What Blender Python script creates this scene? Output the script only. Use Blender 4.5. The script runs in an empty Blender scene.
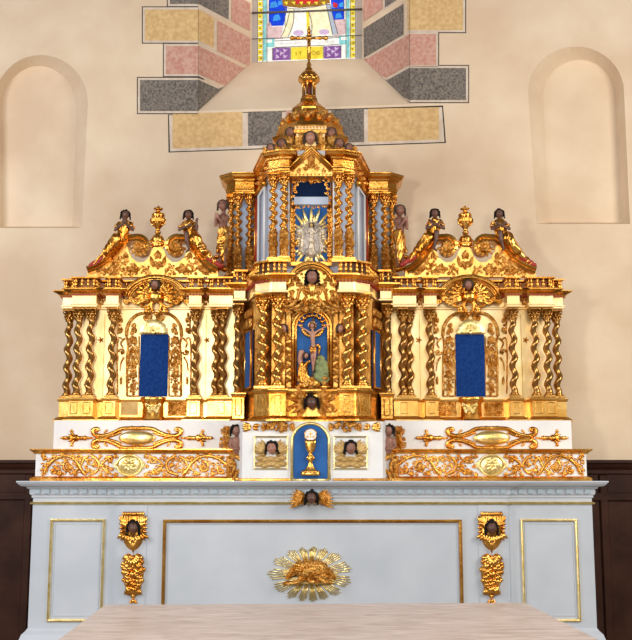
import bpy, bmesh, math, random
from mathutils import Vector, Matrix, noise
PI = math.pi
C = bpy.context.scene.collection
rnd = random.Random(7)

# ------------------------------------------------------------------ camera
F = 1020.0; CX0 = 0.022; CY0 = -6.4; CZ0 = 1.07
PITCH = math.atan(158 / F)
cp, sp = math.cos(PITCH), math.sin(PITCH)
CX = 312.5                      # picture column of the altar's middle (X = 0)
cam = bpy.data.cameras.new('camera'); co = bpy.data.objects.new('camera', cam); C.objects.link(co)
co.location = (CX0, CY0, CZ0); co.rotation_euler = (PI / 2 + PITCH, 0, 0)
cam.sensor_fit = 'HORIZONTAL'; cam.sensor_width = 36; cam.lens = F / 632 * 36; cam.clip_start = .05
bpy.context.scene.camera = co

def Zat(py, Y):
    v = (320 - py) / F
    return CZ0 + (Y - CY0) * (sp + v * cp) / (cp - v * sp)
def depth(py, Y): return (Y - CY0) * cp + (Zat(py, Y) - CZ0) * sp
def D(d, py, Y): return d * depth(py, Y) / F          # half distance in picture units -> metres
def P(d, py, Y): return Vector((D(d, py, Y), Y, Zat(py, Y)))
def m(Y, py=300): return depth(py, Y) / F              # metres per picture unit

# ------------------------------------------------------------------ materials
M = {}
def mat(name, col, metal=0.0, rough=0.5, var=0.0, vscale=6, bump=0.0, bscale=40, col2=None, detail=6, emis=None, spec=0.5, bdist=0.01, coat=0):
    mt = bpy.data.materials.new(name); mt.use_nodes = True
    nt = mt.node_tree; b = nt.nodes['Principled BSDF']
    b.inputs['Base Color'].default_value = (*col, 1); b.inputs['Metallic'].default_value = metal
    b.inputs['Roughness'].default_value = rough; b.inputs['Specular IOR Level'].default_value = spec
    b.inputs['Coat Weight'].default_value = coat
    tc = nt.nodes.new('ShaderNodeTexCoord')
    if var or col2:
        n = nt.nodes.new('ShaderNodeTexNoise'); n.inputs['Scale'].default_value = vscale; n.inputs['Detail'].default_value = detail
        nt.links.new(tc.outputs['Object'], n.inputs['Vector'])
        r = nt.nodes.new('ShaderNodeValToRGB'); c2 = col2 or tuple(max(0, c * (1 - var)) for c in col)
        r.color_ramp.elements[0].position = .38; r.color_ramp.elements[1].position = .66
        r.color_ramp.elements[0].color = (*c2, 1); r.color_ramp.elements[1].color = (*col, 1)
        nt.links.new(n.outputs['Fac'], r.inputs['Fac']); nt.links.new(r.outputs['Color'], b.inputs['Base Color'])
    if bump:
        n2 = nt.nodes.new('ShaderNodeTexNoise'); n2.inputs['Scale'].default_value = bscale; n2.inputs['Detail'].default_value = 5
        nt.links.new(tc.outputs['Object'], n2.inputs['Vector'])
        bp = nt.nodes.new('ShaderNodeBump'); bp.inputs['Strength'].default_value = bump; bp.inputs['Distance'].default_value = bdist
        nt.links.new(n2.outputs['Fac'], bp.inputs['Height']); nt.links.new(bp.outputs['Normal'], b.inputs['Normal'])
    if emis:
        b.inputs['Emission Color'].default_value = (*emis[0], 1); b.inputs['Emission Strength'].default_value = emis[1]
    M[name] = mt; return mt
mat('gold', (.90, .50, .12), 1, .27, col2=(.60, .25, .035), vscale=9, bump=.35, bscale=55, bdist=.004)
mat('gold_warm', (.95, .60, .19), 1, .3, col2=(.80, .42, .09), vscale=8, bump=.3, bscale=45, bdist=.004)
mat('gold_flat', (.95, .76, .43), .85, .4, col2=(.90, .64, .28), vscale=7, bump=.15, bscale=30, bdist=.003)  # same gold made paler: the bright reflection on flat faces is in the colour
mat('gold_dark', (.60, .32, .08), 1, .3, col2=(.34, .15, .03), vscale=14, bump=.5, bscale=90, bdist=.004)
mat('shaft_gold', (.88, .49, .13), 1, .27, var=.12, vscale=12, bump=.08, bscale=40, bdist=.003)
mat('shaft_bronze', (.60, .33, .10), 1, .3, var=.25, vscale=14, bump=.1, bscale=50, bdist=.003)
mat('gold_carved', (.90, .52, .14), 1, .3, col2=(.48, .18, .02), vscale=25, bump=1.0, bscale=110, bdist=.012)
mat('gold_pale', (.98, .82, .42), .9, .3, col2=(.8, .6, .2), vscale=20, bump=.4, bscale=80, bdist=.004)
mat('gold_matt', (.62, .42, .16), .35, .5, col2=(.48, .30, .1), vscale=20, bump=.4, bscale=60, bdist=.004)
mat('white_paint', (.80, .80, .79), 0, .5, col2=(.70, .71, .72), vscale=5, bump=.1, bscale=20)
mat('grey_paint', (.50, .54, .60), 0, .42, col2=(.44, .485, .545), vscale=3, bump=.08, bscale=15)
mat('grey_dentil', (.34, .42, .48), 0, .5)  # altar grey darkened: shadow on the dentils is put into the colour
mat('dark_red', (.10, .012, .006), 0, .5)
mat('pale_blue', (.50, .58, .72), 0, .5, col2=(.42, .5, .64), vscale=6)
mat('blue_paint', (.018, .115, .36), 0, .6, spec=.25, col2=(.01, .08, .28), vscale=8, bump=.1)
mat('blue_cloth', (.010, .048, .21), 0, .9, spec=.1, col2=(.005, .03, .15), vscale=60, bump=.2, bscale=200)
mat('navy', (.004, .014, .05), 0, .8, spec=.1)
mat('red_paint', (.34, .02, .012), 0, .5)
mat('skin_dark', (.13, .055, .035), 0, .42, col2=(.07, .028, .018), vscale=18)
mat('skin_mid', (.34, .16, .11), 0, .45, col2=(.20, .085, .055), vscale=20)
mat('skin_pale', (.50, .26, .17), 0, .45, col2=(.34, .15, .10), vscale=15)
mat('hair_black', (.006, .005, .005), 0, .6, spec=.2, bump=.6, bscale=120)
mat('hair_brown', (.05, .025, .014), 0, .5, bump=.6, bscale=120)
mat('eye_white', (.45, .38, .32), 0, .3)
mat('lips', (.25, .05, .04), 0, .4)
mat('silver_light', (.72, .66, .56), .6, .4, col2=(.60, .50, .38), vscale=20, bump=.2, bscale=60)
mat('silver', (.56, .51, .47), .6, .45, col2=(.38, .33, .29), vscale=30, bump=.6, bscale=70, bdist=.006)
mat('plaster', (.79, .655, .49), 0, .9, col2=(.68, .52, .37), vscale=1.6, bump=.25, bscale=14, detail=9, spec=.2)
mat('stone_grey', (.10, .09, .085), 0, .9, col2=(.26, .225, .19), vscale=55, bump=.2, detail=10, spec=.2)
mat('stone_yellow', (.74, .52, .25), 0, .9, col2=(.60, .39, .18), vscale=30, bump=.2, detail=10, spec=.2)
mat('stone_red', (.52, .24, .18), 0, .9, col2=(.62, .38, .31), vscale=34, bump=.2, detail=10, spec=.2)
mat('stone_pale', (.72, .62, .52), 0, .9, col2=(.62, .5, .4), vscale=16, spec=.2)
mat('line_black', (.03, .028, .025), 0, .9, spec=.2)
mat('dark_wood', (.055, .02, .011), 0, .5, spec=.15, col2=(.03, .010, .006), vscale=5, bump=.15, bscale=25)
mat('floor_stone', (.35, .3, .25), 0, .6, col2=(.25, .21, .18), vscale=4)
mat('grass_green', (.28, .32, .13), .1, .6, col2=(.2, .24, .1), vscale=20)
mat('iron', (.12, .11, .10), .3, .5)
mat('mortar', (.55, .5, .46), 0, .8)
# the stone slab of the table
def marble():
    mt = bpy.data.materials.new('table_marble'); mt.use_nodes = True; nt = mt.node_tree; b = nt.nodes['Principled BSDF']
    tc = nt.nodes.new('ShaderNodeTexCoord'); mp = nt.nodes.new('ShaderNodeMapping'); mp.inputs['Scale'].default_value = (1.4, 4.5, 1)
    n = nt.nodes.new('ShaderNodeTexNoise'); n.inputs['Scale'].default_value = 4; n.inputs['Detail'].default_value = 10; n.inputs['Distortion'].default_value = 1.2
    r = nt.nodes.new('ShaderNodeValToRGB'); e = r.color_ramp.elements
    e[0].position = .3; e[0].color = (.50, .39, .345, 1); e[1].position = .7; e[1].color = (.78, .68, .65, 1)
    x = e.new(.5); x.color = (.64, .535, .495, 1)
    nt.links.new(tc.outputs['Object'], mp.inputs['Vector']); nt.links.new(mp.outputs['Vector'], n.inputs['Vector'])
    nt.links.new(n.outputs['Fac'], r.inputs['Fac']); nt.links.new(r.outputs['Color'], b.inputs['Base Color'])
    b.inputs['Roughness'].default_value = .35; M['table_marble'] = mt
marble()
def glass(name, col, st=1.0):
    mt = mat(name, tuple(c * .5 for c in col), 0, .15); nt = mt.node_tree; b = nt.nodes['Principled BSDF']
    tc = nt.nodes.new('ShaderNodeTexCoord'); n = nt.nodes.new('ShaderNodeTexNoise'); n.inputs['Scale'].default_value = 22; n.inputs['Detail'].default_value = 4
    r = nt.nodes.new('ShaderNodeValToRGB'); r.color_ramp.elements[0].position = .35; r.color_ramp.elements[1].position = .65
    r.color_ramp.elements[0].color = (*[c * .6 for c in col], 1); r.color_ramp.elements[1].color = (*col, 1)
    nt.links.new(tc.outputs['Object'], n.inputs['Vector']); nt.links.new(n.outputs['Fac'], r.inputs['Fac'])
    nt.links.new(r.outputs['Color'], b.inputs['Emission Color']); b.inputs['Emission Strength'].default_value = st
GST = 1.3
for nm, c in dict(glass_white=(.95, .93, .85), glass_cream=(.95, .86, .55), glass_yellow=(.85, .68, .06), glass_blue=(.01, .06, .7),
                  glass_sky=(.05, .3, .75), glass_teal=(.25, .62, .62), glass_purple=(.24, .10, .32), glass_lilac=(.6, .45, .65), glass_pink=(.7, .5, .5),
                  glass_red=(.55, .03, .03), glass_brown=(.30, .14, .02), glass_grey=(.45, .5, .58)).items(): glass(nm, c, GST)

# ------------------------------------------------------------------ mesh builder
class MB:
    def __init__(s, T=None): s.v = []; s.f = []; s.sm = []; s.mi = []; s.mats = []; s.cur = 0; s.T = T; s.g = []
    def use(s, name):
        if name not in s.mats: s.mats.append(name)
        s.cur = s.mats.index(name); return s
    def add(s, vs, fs, smooth=True):
        o = len(s.v); s.v += [Vector(v) for v in vs]; s.g.append((o, len(s.v), len(s.f), len(s.f) + len(fs)))
        for f in fs: s.f.append([o + i for i in f]); s.sm.append(smooth); s.mi.append(s.cur)
    def each(s, name, material, parent):
        for a, e, fa, fe in s.g:
            q = MB(s.T); q.mats = list(s.mats); q.v = s.v[a:e]
            for i in range(fa, fe): q.f.append([j - a for j in s.f[i]]); q.sm.append(s.sm[i]); q.mi.append(s.mi[i])
            q.build(name, material, parent)
    def sides(s, name, material, parent, label=None, xc=None):
        xs = [sum(v.x for v in s.v[a:e]) / (e - a) for a, e, _, _ in s.g]
        if xc is None: xc = (min(v.x for v in s.v) + max(v.x for v in s.v)) / 2
        for sd in (0, 1):
            q = MB(s.T); q.mats = list(s.mats)
            for (a, e, fa, fe), x in zip(s.g, xs):
                if (x > xc + 1e-5) == bool(sd):
                    o = len(q.v); q.v += s.v[a:e]
                    for i in range(fa, fe): q.f.append([j - a + o for j in s.f[i]]); q.sm.append(s.sm[i]); q.mi.append(s.mi[i])
            q.build(name, material, parent, label)
    def build(s, name, material=None, parent=None, label=None):
        if not s.v: return None
        me = bpy.data.meshes.new(name)
        vs = [s.T @ v for v in s.v] if s.T else s.v
        if parent is not None:
            inv = parent.location if not parent.parent else parent.matrix_world.translation
            inv = wloc(parent); vs = [v - inv for v in vs]
        me.from_pydata([tuple(v) for v in vs], [], s.f)
        bm = bmesh.new(); bm.from_mesh(me); bmesh.ops.recalc_face_normals(bm, faces=bm.faces); bm.to_mesh(me); bm.free()
        me.polygons.foreach_set('use_smooth', s.sm); me.polygons.foreach_set('material_index', s.mi)
        if s.mats:
            for n in s.mats: me.materials.append(M[n])
        else: me.materials.append(M[material])
        o = bpy.data.objects.new(name, me); C.objects.link(o)
        if parent is not None: o.parent = parent
        if label: o['label'] = label
        return o
    # --- solids
    def box(s, x0, x1, y0, y1, z0, z1):
        vs = [(x, y, z) for x in (x0, x1) for y in (y0, y1) for z in (z0, z1)]
        s.add(vs, [(0, 1, 3, 2), (4, 6, 7, 5), (0, 4, 5, 1), (2, 3, 7, 6), (0, 2, 6, 4), (1, 5, 7, 3)], False); return s
    def bbox(s, x0, x1, y0, y1, z0, z1, b=.004):      # box with a chamfered front
        if x1 < x0: x0, x1 = x1, x0
        lo = [(x0, y1, z0), (x1, y1, z0), (x1, y1, z1), (x0, y1, z1)]
        mi = [(x0, y0 + b, z0), (x1, y0 + b, z0), (x1, y0 + b, z1), (x0, y0 + b, z1)]
        fr = [(x0 + b, y0, z0 + b), (x1 - b, y0, z0 + b), (x1 - b, y0, z1 - b), (x0 + b, y0, z1 - b)]
        fs = [(3, 2, 1, 0), (8, 9, 10, 11)]
        for k in (0, 4):
            for i in range(4): j = (i + 1) % 4; fs.append((k + i, k + j, k + 4 + j, k + 4 + i))
        s.add(lo + mi + fr, fs, False); return s
    def prism(s, poly, y0, y1, bev=0):                # outline in (x, z), front at y0
        n = len(poly); 
        vs = [(x, y1, z) for x, z in poly] + [(x, y0, z) for x, z in poly]
        fs = [tuple(range(n)), tuple(range(2 * n - 1, n - 1, -1))] + [(i, (i + 1) % n, n + (i + 1) % n, n + i) for i in range(n)]
        s.add(vs, fs, False); return s
    def slab(s, plan, z0, z1):                        # outline in (x, y)
        n = len(plan); vs = [(x, y, z0) for x, y in plan] + [(x, y, z1) for x, y in plan]
        s.add(vs, [tuple(range(n)), tuple(range(2 * n - 1, n - 1, -1))] + [(i, (i + 1) % n, n + (i + 1) % n, n + i) for i in range(n)], False); return s
    def rings(s, rs, closed=True, caps=True, smooth=True):
        n = len(rs[0]); vs = [p for r in rs for p in r]; fs = []
        for k in range(len(rs) - 1):
            for i in range(n if closed else n - 1):
                j = (i + 1) % n; fs.append((k * n + i, k * n + j, (k + 1) * n + j, (k + 1) * n + i))
        if caps: fs.append(tuple(range(n))); fs.append(tuple(range(len(vs) - 1, len(vs) - n - 1, -1)))
        s.add(vs, fs, smooth); return s
    def lathe(s, prof, cx, cy, n=20, sy=1.0, a0=0, a1=2 * PI, smooth=True):
        full = abs(a1 - a0 - 2 * PI) < 1e-6
        k = n if full else n + 1
        s.rings([[(cx + r * math.cos(a0 + (a1 - a0) * i / n), cy + sy * r * math.sin(a0 + (a1 - a0) * i / n), z) for i in range(k)] for r, z in prof], closed=full, caps=full, smooth=smooth); return s
    def ell(s, c, r, n=12, k=8, R=None):
        c = Vector(c); r = (r, r, r) if not hasattr(r, '__len__') else r; rs = []
        for j in range(1, k):
            t = PI * j / k; rs.append([Vector((r[0] * math.sin(t) * math.cos(2 * PI * i / n), r[1] * math.sin(t) * math.sin(2 * PI * i / n), r[2] * math.cos(t))) for i in range(n)])
        vs = [p for q in rs for p in q] + [Vector((0, 0, r[2])), Vector((0, 0, -r[2]))]
        if R: vs = [R @ p for p in vs]
        fs = []
        for j in range(k - 2):
            for i in range(n): q = (i + 1) % n; fs.append((j * n + i, j * n + q, (j + 1) * n + q, (j + 1) * n + i))
        T0 = (k - 1) * n
        for i in range(n): q = (i + 1) % n; fs.append((T0, q, i)); fs.append((T0 + 1, (k - 2) * n + i, (k - 2) * n + q))
        s.add([c + p for p in vs], fs); return s
    def tube(s, pts, rad, n=8, fl=1.0, caps=True):     # fl: flattening along Y
        pts = [Vector(p) for p in pts]; N = len(pts); rs = []
        prev = None
        for i, p in enumerate(pts):
            t = (pts[min(i + 1, N - 1)] - pts[max(i - 1, 0)]).normalized()
            a = Vector((0, 1, 0))
            if abs(t.y) > .9: a = Vector((1, 0, 0))
            if prev is not None: a = prev
            u = (a - t * a.dot(t)).normalized(); prev = u; w = t.cross(u)
            r = rad[i] if hasattr(rad, '__len__') else rad
            rs.append([p + (u * math.cos(q) * fl + w * math.sin(q)) * r for q in [2 * PI * j / n for j in range(n)]])
        s.rings(rs, caps=caps); return s

def wloc(o):
    v = Vector(o.location)
    while o.parent: o = o.parent; v += Vector(o.location)
    return v
def thing(name, label, cat, loc=(0, 0, 0), group=None):
    o = bpy.data.objects.new(name, None); C.objects.link(o); o.location = loc; o.empty_display_size = .05
    o['label'] = label; o['category'] = cat
    if group: o['group'] = group
    return o
def tag(o, label, cat, group=None):
    o['label'] = label; o['category'] = cat
    if group: o['group'] = group
    return o
def struct(o): o['kind'] = 'structure'; return o

# moulding swept along a plan line (x, y); profile = (out, z) bottom to top; yb = how far back the caps reach
def sweep(mb, plan, prof, yb, closed=False, smooth=False):
    n = len(plan); pts = [Vector(p) for p in plan]; offs = []
    for i in range(n):
        a = pts[i] - pts[i - 1] if (i > 0 or closed) else None
        b = pts[(i + 1) % n] - pts[i] if (i < n - 1 or closed) else None
        if a is None: a = b
        if b is None: b = a
        n1 = Vector((a.y, -a.x)).normalized(); n2 = Vector((b.y, -b.x)).normalized()
        offs.append((n1 + n2) / max(.25, 1 + n1.dot(n2)))
    vs = []; k = len(prof)
    for i in range(n):
        for o, z in prof: q = pts[i] + offs[i] * o; vs.append((q.x, q.y, z))
    fs = []
    for i in range(n if closed else n - 1):
        i2 = (i + 1) % n
        for j in range(k - 1): fs.append((i * k + j, i2 * k + j, i2 * k + j + 1, i * k + j + 1))
    if closed:
        fs.append(tuple(i * k for i in range(n))); fs.append(tuple(i * k + k - 1 for i in range(n)))
    else:
        b0 = len(vs); x0, x1 = vs[0][0], vs[(n - 1) * k][0]
        vs += [(x0, yb, prof[0][1]), (x1, yb, prof[0][1]), (x0, yb, prof[-1][1]), (x1, yb, prof[-1][1])]
        fs.append(tuple([i * k for i in range(n)] + [b0 + 1, b0])); fs.append(tuple([i * k + k - 1 for i in range(n)] + [b0 + 3, b0 + 2]))
        fs.append(tuple([j for j in range(k)] + [b0 + 2, b0])); fs.append(tuple([(n - 1) * k + j for j in range(k)] + [b0 + 3, b0 + 1]))
        fs.append((b0, b0 + 1, b0 + 3, b0 + 2))
    mb.add(vs, fs, False)
def along(plan, step, inset=0.0, skip=.3):            # evenly spaced points along each plan segment
    out = []
    for a, b in zip(plan, plan[1:]):
        a = Vector(a); b = Vector(b); L = (b - a).length
        if L < step * .8: continue
        nn = Vector(((b - a).y, -(b - a).x)).normalized(); k = max(1, int(L / step))
        for i in range(k):
            q = a + (b - a) * ((i + .5) / k) - nn * inset; out.append((q.x, q.y, math.atan2((b - a).y, (b - a).x)))
    return out
def blocks(mb, plan, step, w, out0, out1, z0, z1):
    for x, y, a in along(plan, step):
        u = Vector((math.cos(a), math.sin(a))); nn = Vector((u.y, -u.x)); c = Vector((x, y))
        q = [c + u * sx * w / 2 + nn * o for sx, o in ((-1, out0), (1, out0), (1, out1), (-1, out1))]
        mb.slab([tuple(p) for p in q], z0, z1)

# ------------------------------------------------------------------ carved relief laid on a vertical plane; coordinates (d, y) in picture units of the plane's own depth
class Relief:
    def __init__(s, mb, Y, c=0.0, up=1): s.mb = mb; s.Y = Y; s.c = c
    def p(s, x, y, o=0): v = P(x + s.c, y, s.Y); return Vector((v.x, s.Y - o, v.z))
    def k(s, y): return m(s.Y, y)
    def stroke(s, pts, t, o=0, fl=.9, n=6, sub=5):
        if sub and len(pts) > 2: pts = crom(pts, sub)
        k = s.k(pts[0][1]) * 1.25; N = len(pts)
        r = [max(.02, (t if not hasattr(t, '__len__') else t[0] + (t[1] - t[0]) * i / (N - 1))) * k for i in range(N)]
        s.mb.tube([s.p(x, y, o) for x, y in pts], r, n=n, fl=fl)
    def spiral(s, x, y, r, turns=1.5, a0=0, dr=1, t=(.9, .35), leafy=True, o=0):
        N = int(12 * turns) + 4; pts = []
        for i in range(N):
            q = i / (N - 1); rr = r * (1 - .86 * q ** .8); a = a0 + dr * 2 * PI * turns * q
            pts.append((x + rr * math.cos(a), y - rr * math.sin(a)))
        s.stroke(pts, t, sub=0, o=o); s.ball(x, y, t[0] * 1.3, o=o)
        if leafy:
            for i in range(1, N - 6, 3):
                a = a0 + dr * 2 * PI * turns * i / (N - 1)
                s.leaf(pts[i][0], pts[i][1], a + dr * .9, r * .42, r * .17, o)
    def ball(s, x, y, r, o=0, fl=1): k = s.k(y) * r; s.mb.ell(s.p(x, y, o), (k, k * fl, k), 10, 7)
    def leaf(s, x, y, a, L, w, o=0, lift=.5):
        c, sn = math.cos(a), math.sin(a); k = s.k(y); w *= 1.2
        def q(u, v, h): return s.p(x + (u * c - v * sn), y - (u * sn + v * c), o + h * k)
        L_ = [q(0, 0, 0), q(L * .3, w, 0), q(L * .65, w * .9, 0), q(L, 0, w * .5), q(L * .65, -w * .9, 0), q(L * .3, -w, 0), q(L * .35, 0, w * 1.5), q(L * .7, 0, w * 1.7 * lift * 2)]
        s.mb.add(L_, [(0, 1, 6), (1, 2, 7, 6), (2, 3, 7), (3, 4, 7), (4, 5, 6, 7), (5, 0, 6)], True)
    def rosette(s, x, y, r, n=6, o=0):
        for i in range(n): s.leaf(x, y, 2 * PI * i / n + .3, r, r * .38, o)
        s.ball(x, y, r * .33, o=o + s.k(y) * r * .2)
    def fan(s, x, y, r, a0, a1, n, w=.12, o=0):
        for i in range(n): s.leaf(x, y, a0 + (a1 - a0) * i / (n - 1), r, r * w, o)
    def acanthus(s, x, y, a, L, o=0):
        for j, (q, sc) in enumerate(((0, 1), (.55, .75), (-.55, .75), (1.1, .5), (-1.1, .5))): s.leaf(x, y, a + q, L * sc, L * .2 * sc + .12 * L, o)
    def field(s, x0, x1, y0, y1, sz, o=0, mirror=True, seed=1):    # dense carved foliage filling a rectangle
        R = random.Random(seed); xm = (x0 + x1) / 2; pts = []
        for _ in range(400):
            x = R.uniform(x0 + sz * .5, xm if mirror else x1 - sz * .5); y = R.uniform(y0 + sz * .5, y1 - sz * .5)
            if all((x - a) ** 2 + (y - b) ** 2 > (sz * 1.3) ** 2 for a, b in pts):
                pts.append((x, y)); a0 = R.uniform(0, 6.28); kind = R.random()
                for sgn in ((1, -1) if mirror else (1,)):
                    xx = x if sgn == 1 else 2 * xm - x; aa = a0 if sgn == 1 else PI - a0
                    if kind < .55: s.spiral(xx, y, sz, 1.2, aa, sgn, (sz * .24, sz * .1), True, o)
                    elif kind < .8: s.rosette(xx, y, sz * .85, 5, o)
                    else: s.acanthus(xx, y, aa, sz, o)
def crom(pts, sub):
    out = []; n = len(pts); p = [Vector(q) for q in pts]
    for i in range(n - 1):
        a, b, c, d = p[max(i - 1, 0)], p[i], p[i + 1], p[min(i + 2, n - 1)]
        for j in range(sub):
            t = j / sub; out.append(tuple(.5 * ((2 * b) + (c - a) * t + (2 * a - 5 * b + 4 * c - d) * t * t + (3 * b - a - 3 * c + d) * t ** 3)))
    out.append(tuple(p[-1])); return out

# ------------------------------------------------------------------ heads and figures
def head_pts(mb, c, R, yaw=0, tilt=0, skin='skin_mid'):
    """a face looking along -Y"""
    mb.use(skin); c = Vector(c)
    Rm = Matrix.Rotation(yaw, 3, 'Z') @ Matrix.Rotation(tilt, 3, 'X'); n, k = 28, 22; rs = []
    g = lambda d, w: math.exp(-d * d / (w * w))
    for j in range(k + 1):
        t = PI * (j + .001) / (k + .002); ring = []
        for i in range(n):
            a = 2 * PI * i / n; x, y, z = math.sin(t) * math.cos(a), math.sin(t) * math.sin(a), math.cos(t)
            r = 1.0; q = Vector((x * .80, y * .92, z * 1.06))
            if z < 0: q.x *= 1 - .28 * z * z; q.y *= 1 - .05 * z * z
            if y < 0:
                f = -y
                q.y -= .20 * g(x, .13) * g(z + .12, .20) * f           # nose
                q.y -= .07 * g(x, .1) * g(z - .05, .2) * f
                for sx in (-.3, .3): q.y += .11 * g(x - sx, .17) * g(z - .08, .12) * f   # sockets
                for sx in (-.38, .38): q.y -= .07 * g(x - sx, .2) * g(z + .28, .2) * f    # cheeks
                q.y -= .05 * g(z - .30, .1) * g(x, .5) * f             # brow
                q.y -= .07 * g(x, .2) * g(z + .48, .07) * f; q.y += .04 * g(x, .22) * g(z + .56, .04) * f
                q.y -= .09 * g(x, .2) * g(z + .82, .14) * f            # chin
            ring.append(c + Rm @ (q * R))
        rs.append(ring)
    mb.rings(rs)
    for sx in (-1, 1):
        mb.use('eye_white'); mb.ell(c + Rm @ (Vector((sx * .27, -.80, .085)) * R), (R * .12, R * .08, R * .06), 8, 6)
        mb.use('hair_black'); mb.ell(c + Rm @ (Vector((sx * .27, -.865, .085)) * R), (R * .055, R * .04, R * .055), 8, 6)
        mb.ell(c + Rm @ (Vector((sx * .28, -.84, .24)) * R), (R * .17, R * .05, R * .028), 8, 5)
        mb.use(skin); mb.ell(c + Rm @ (Vector((sx * .80, -.02, -.03)) * R), (R * .09, R * .15, R * .2), 8, 6)
    mb.use('lips'); mb.ell(c + Rm @ (Vector((0, -.93, -.49)) * R), (R * .19, R * .06, R * .055), 8, 6)
def hair_pts(mb, c, R, yaw=0, length=.5, seed=0, vol=1.0):
    c = Vector(c); Rm = Matrix.Rotation(yaw, 3, 'Z'); Q = random.Random(seed)
    mb.ell(c + Rm @ (Vector((0, .16, .16)) * R), (R * .9 * vol, R * .92, R * 1.0), 16, 12)
    for i in range(46):
        a = Q.uniform(-.25 * PI, 1.25 * PI); z = Q.uniform(-length, 1.0)
        rr = math.sqrt(max(0, 1 - max(z, 0) ** 2)) * .92 * vol
        if math.sin(a) < 0 and z > .75: continue
        q = Vector((rr * math.cos(a), rr * math.sin(a) * .92 + .1, z * 1.05 + .08))
        if q.y < -.2 and q.z < .66: continue
        mb.ell(c + Rm @ (q * R), R * Q.uniform(.19, .29), 8, 6)
    for i in range(9):                                # fringe and side locks
        a = PI * (i / 8); mb.ell(c + Rm @ (Vector((math.cos(a) * .76, -.50 + .3 * abs(math.cos(a)), (.46 + .36 * math.sin(a)))) * R), R * .235, 8, 6)
    for sx in (-1, 1):
        for j in range(4): mb.ell(c + Rm @ (Vector((sx * (.92 + .05 * j) * vol, -.12 + .05 * j, .35 - j * (.25 + length * .25))) * R), R * (.24 - .01 * j), 8, 6)
def put_head(name, c, R, parent, T=None, skin='skin_mid', hair='hair_black', yaw=0, length=.5, label=None, seed=0, vol=1.0):
    mb = MB(T); head_pts(mb, c, R, yaw, 0, skin); h = mb.build(name, None, parent, label)
    mb = MB(T); hair_pts(mb, c, R, yaw, length, seed, vol); mb.build('hair', hair, h)
    return h
def remesh(name, caps, vox, material, parent, T=None, smooth=6, folds=None, balls=(), label=None):
    """tapered capsules melted into one continuous surface"""
    mb = MB(T)
    for p0, p1, r0, r1 in caps:
        p0, p1 = Vector(p0), Vector(p1); N = 6
        ps = [p0.lerp(p1, i / N) for i in range(N + 1)]; mb.tube(ps, [r0 + (r1 - r0) * i / N for i in range(N + 1)], n=14)
        mb.ell(p0, r0, 14, 10); mb.ell(p1, r1, 14, 10)
    for c, r in balls: mb.ell(c, r, 16, 12)
    o = mb.build(name, material, parent, label)
    md = o.modifiers.new('r', 'REMESH'); md.mode = 'VOXEL'; md.voxel_size = vox
    ms = o.modifiers.new('s', 'SMOOTH'); ms.factor = .5; ms.iterations = smooth
    dg = bpy.context.evaluated_depsgraph_get(); dg.update()
    me = bpy.data.meshes.new_from_object(o.evaluated_get(dg)); o.modifiers.clear(); o.data = me
    if folds:
        L = wloc(o)
        ns = [v.normal.copy() for v in me.vertices]
        for v, nn in zip(me.vertices, ns): v.co += nn * folds(v.co + L)
    me.polygons.foreach_set('use_smooth', [True] * len(me.polygons))
    return o
def wing_pts(rl, x, y, a, L, n=6, sgn=1, o=0):
    """feathers fanned from a shoulder"""
    for row in range(3):
        for i in range(n):
            q = i / (n - 1); aa = a + sgn * (q - .5) * 1.5; rl.leaf(x, y, aa, L * (1 - .28 * row) * (1 - .25 * abs(q - .4)), L * .10, o + row * .004)

# ------------------------------------------------------------------ twisted columns
_cache = {}
def shaft_mesh(h, r, turns, hand, carved, key):
    mb = MB(); n = 16; N = int(turns * 18) + 2; rs = []
    zc0 = h * .34 if carved else 0
    if carved:
        mb.use('gold_carved')
        mb.lathe([(r * .95, 0), (r * 1.02, zc0 * .1), (r * .98, zc0 * .5), (r * 1.02, zc0 * .93), (r * 1.12, zc0 * .96), (r * .9, zc0)], 0, 0, 18)
        Q = random.Random(3)
        for i in range(60):
            a = Q.uniform(PI, 2 * PI); z = Q.uniform(.08, .9) * zc0; mb.ell((math.cos(a) * r, math.sin(a) * r, z), (r * .26, r * .26, r * .34), 6, 5)
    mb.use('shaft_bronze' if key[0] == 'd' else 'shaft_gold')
    for i in range(N + 1):
        q = i / N; z = zc0 + (h - zc0) * q; a = hand * 2 * PI * turns * q
        off = r * .36 * min(1, q * 12, (1 - q) * 12); rr = r * (.80 - .08 * q)
        c = Vector((off * math.cos(a), off * math.sin(a), z))
        rs.append([c + Vector((math.cos(t) * rr, math.sin(t) * rr, 0)) for t in [2 * PI * j / n for j in range(n)]])
    mb.rings(rs)
    mb.lathe([(r * .95, h * .985), (r * .95, h)], 0, 0, 16)
    o = mb.build('tmp'); me = o.data; bpy.data.objects.remove(o); return me
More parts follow.
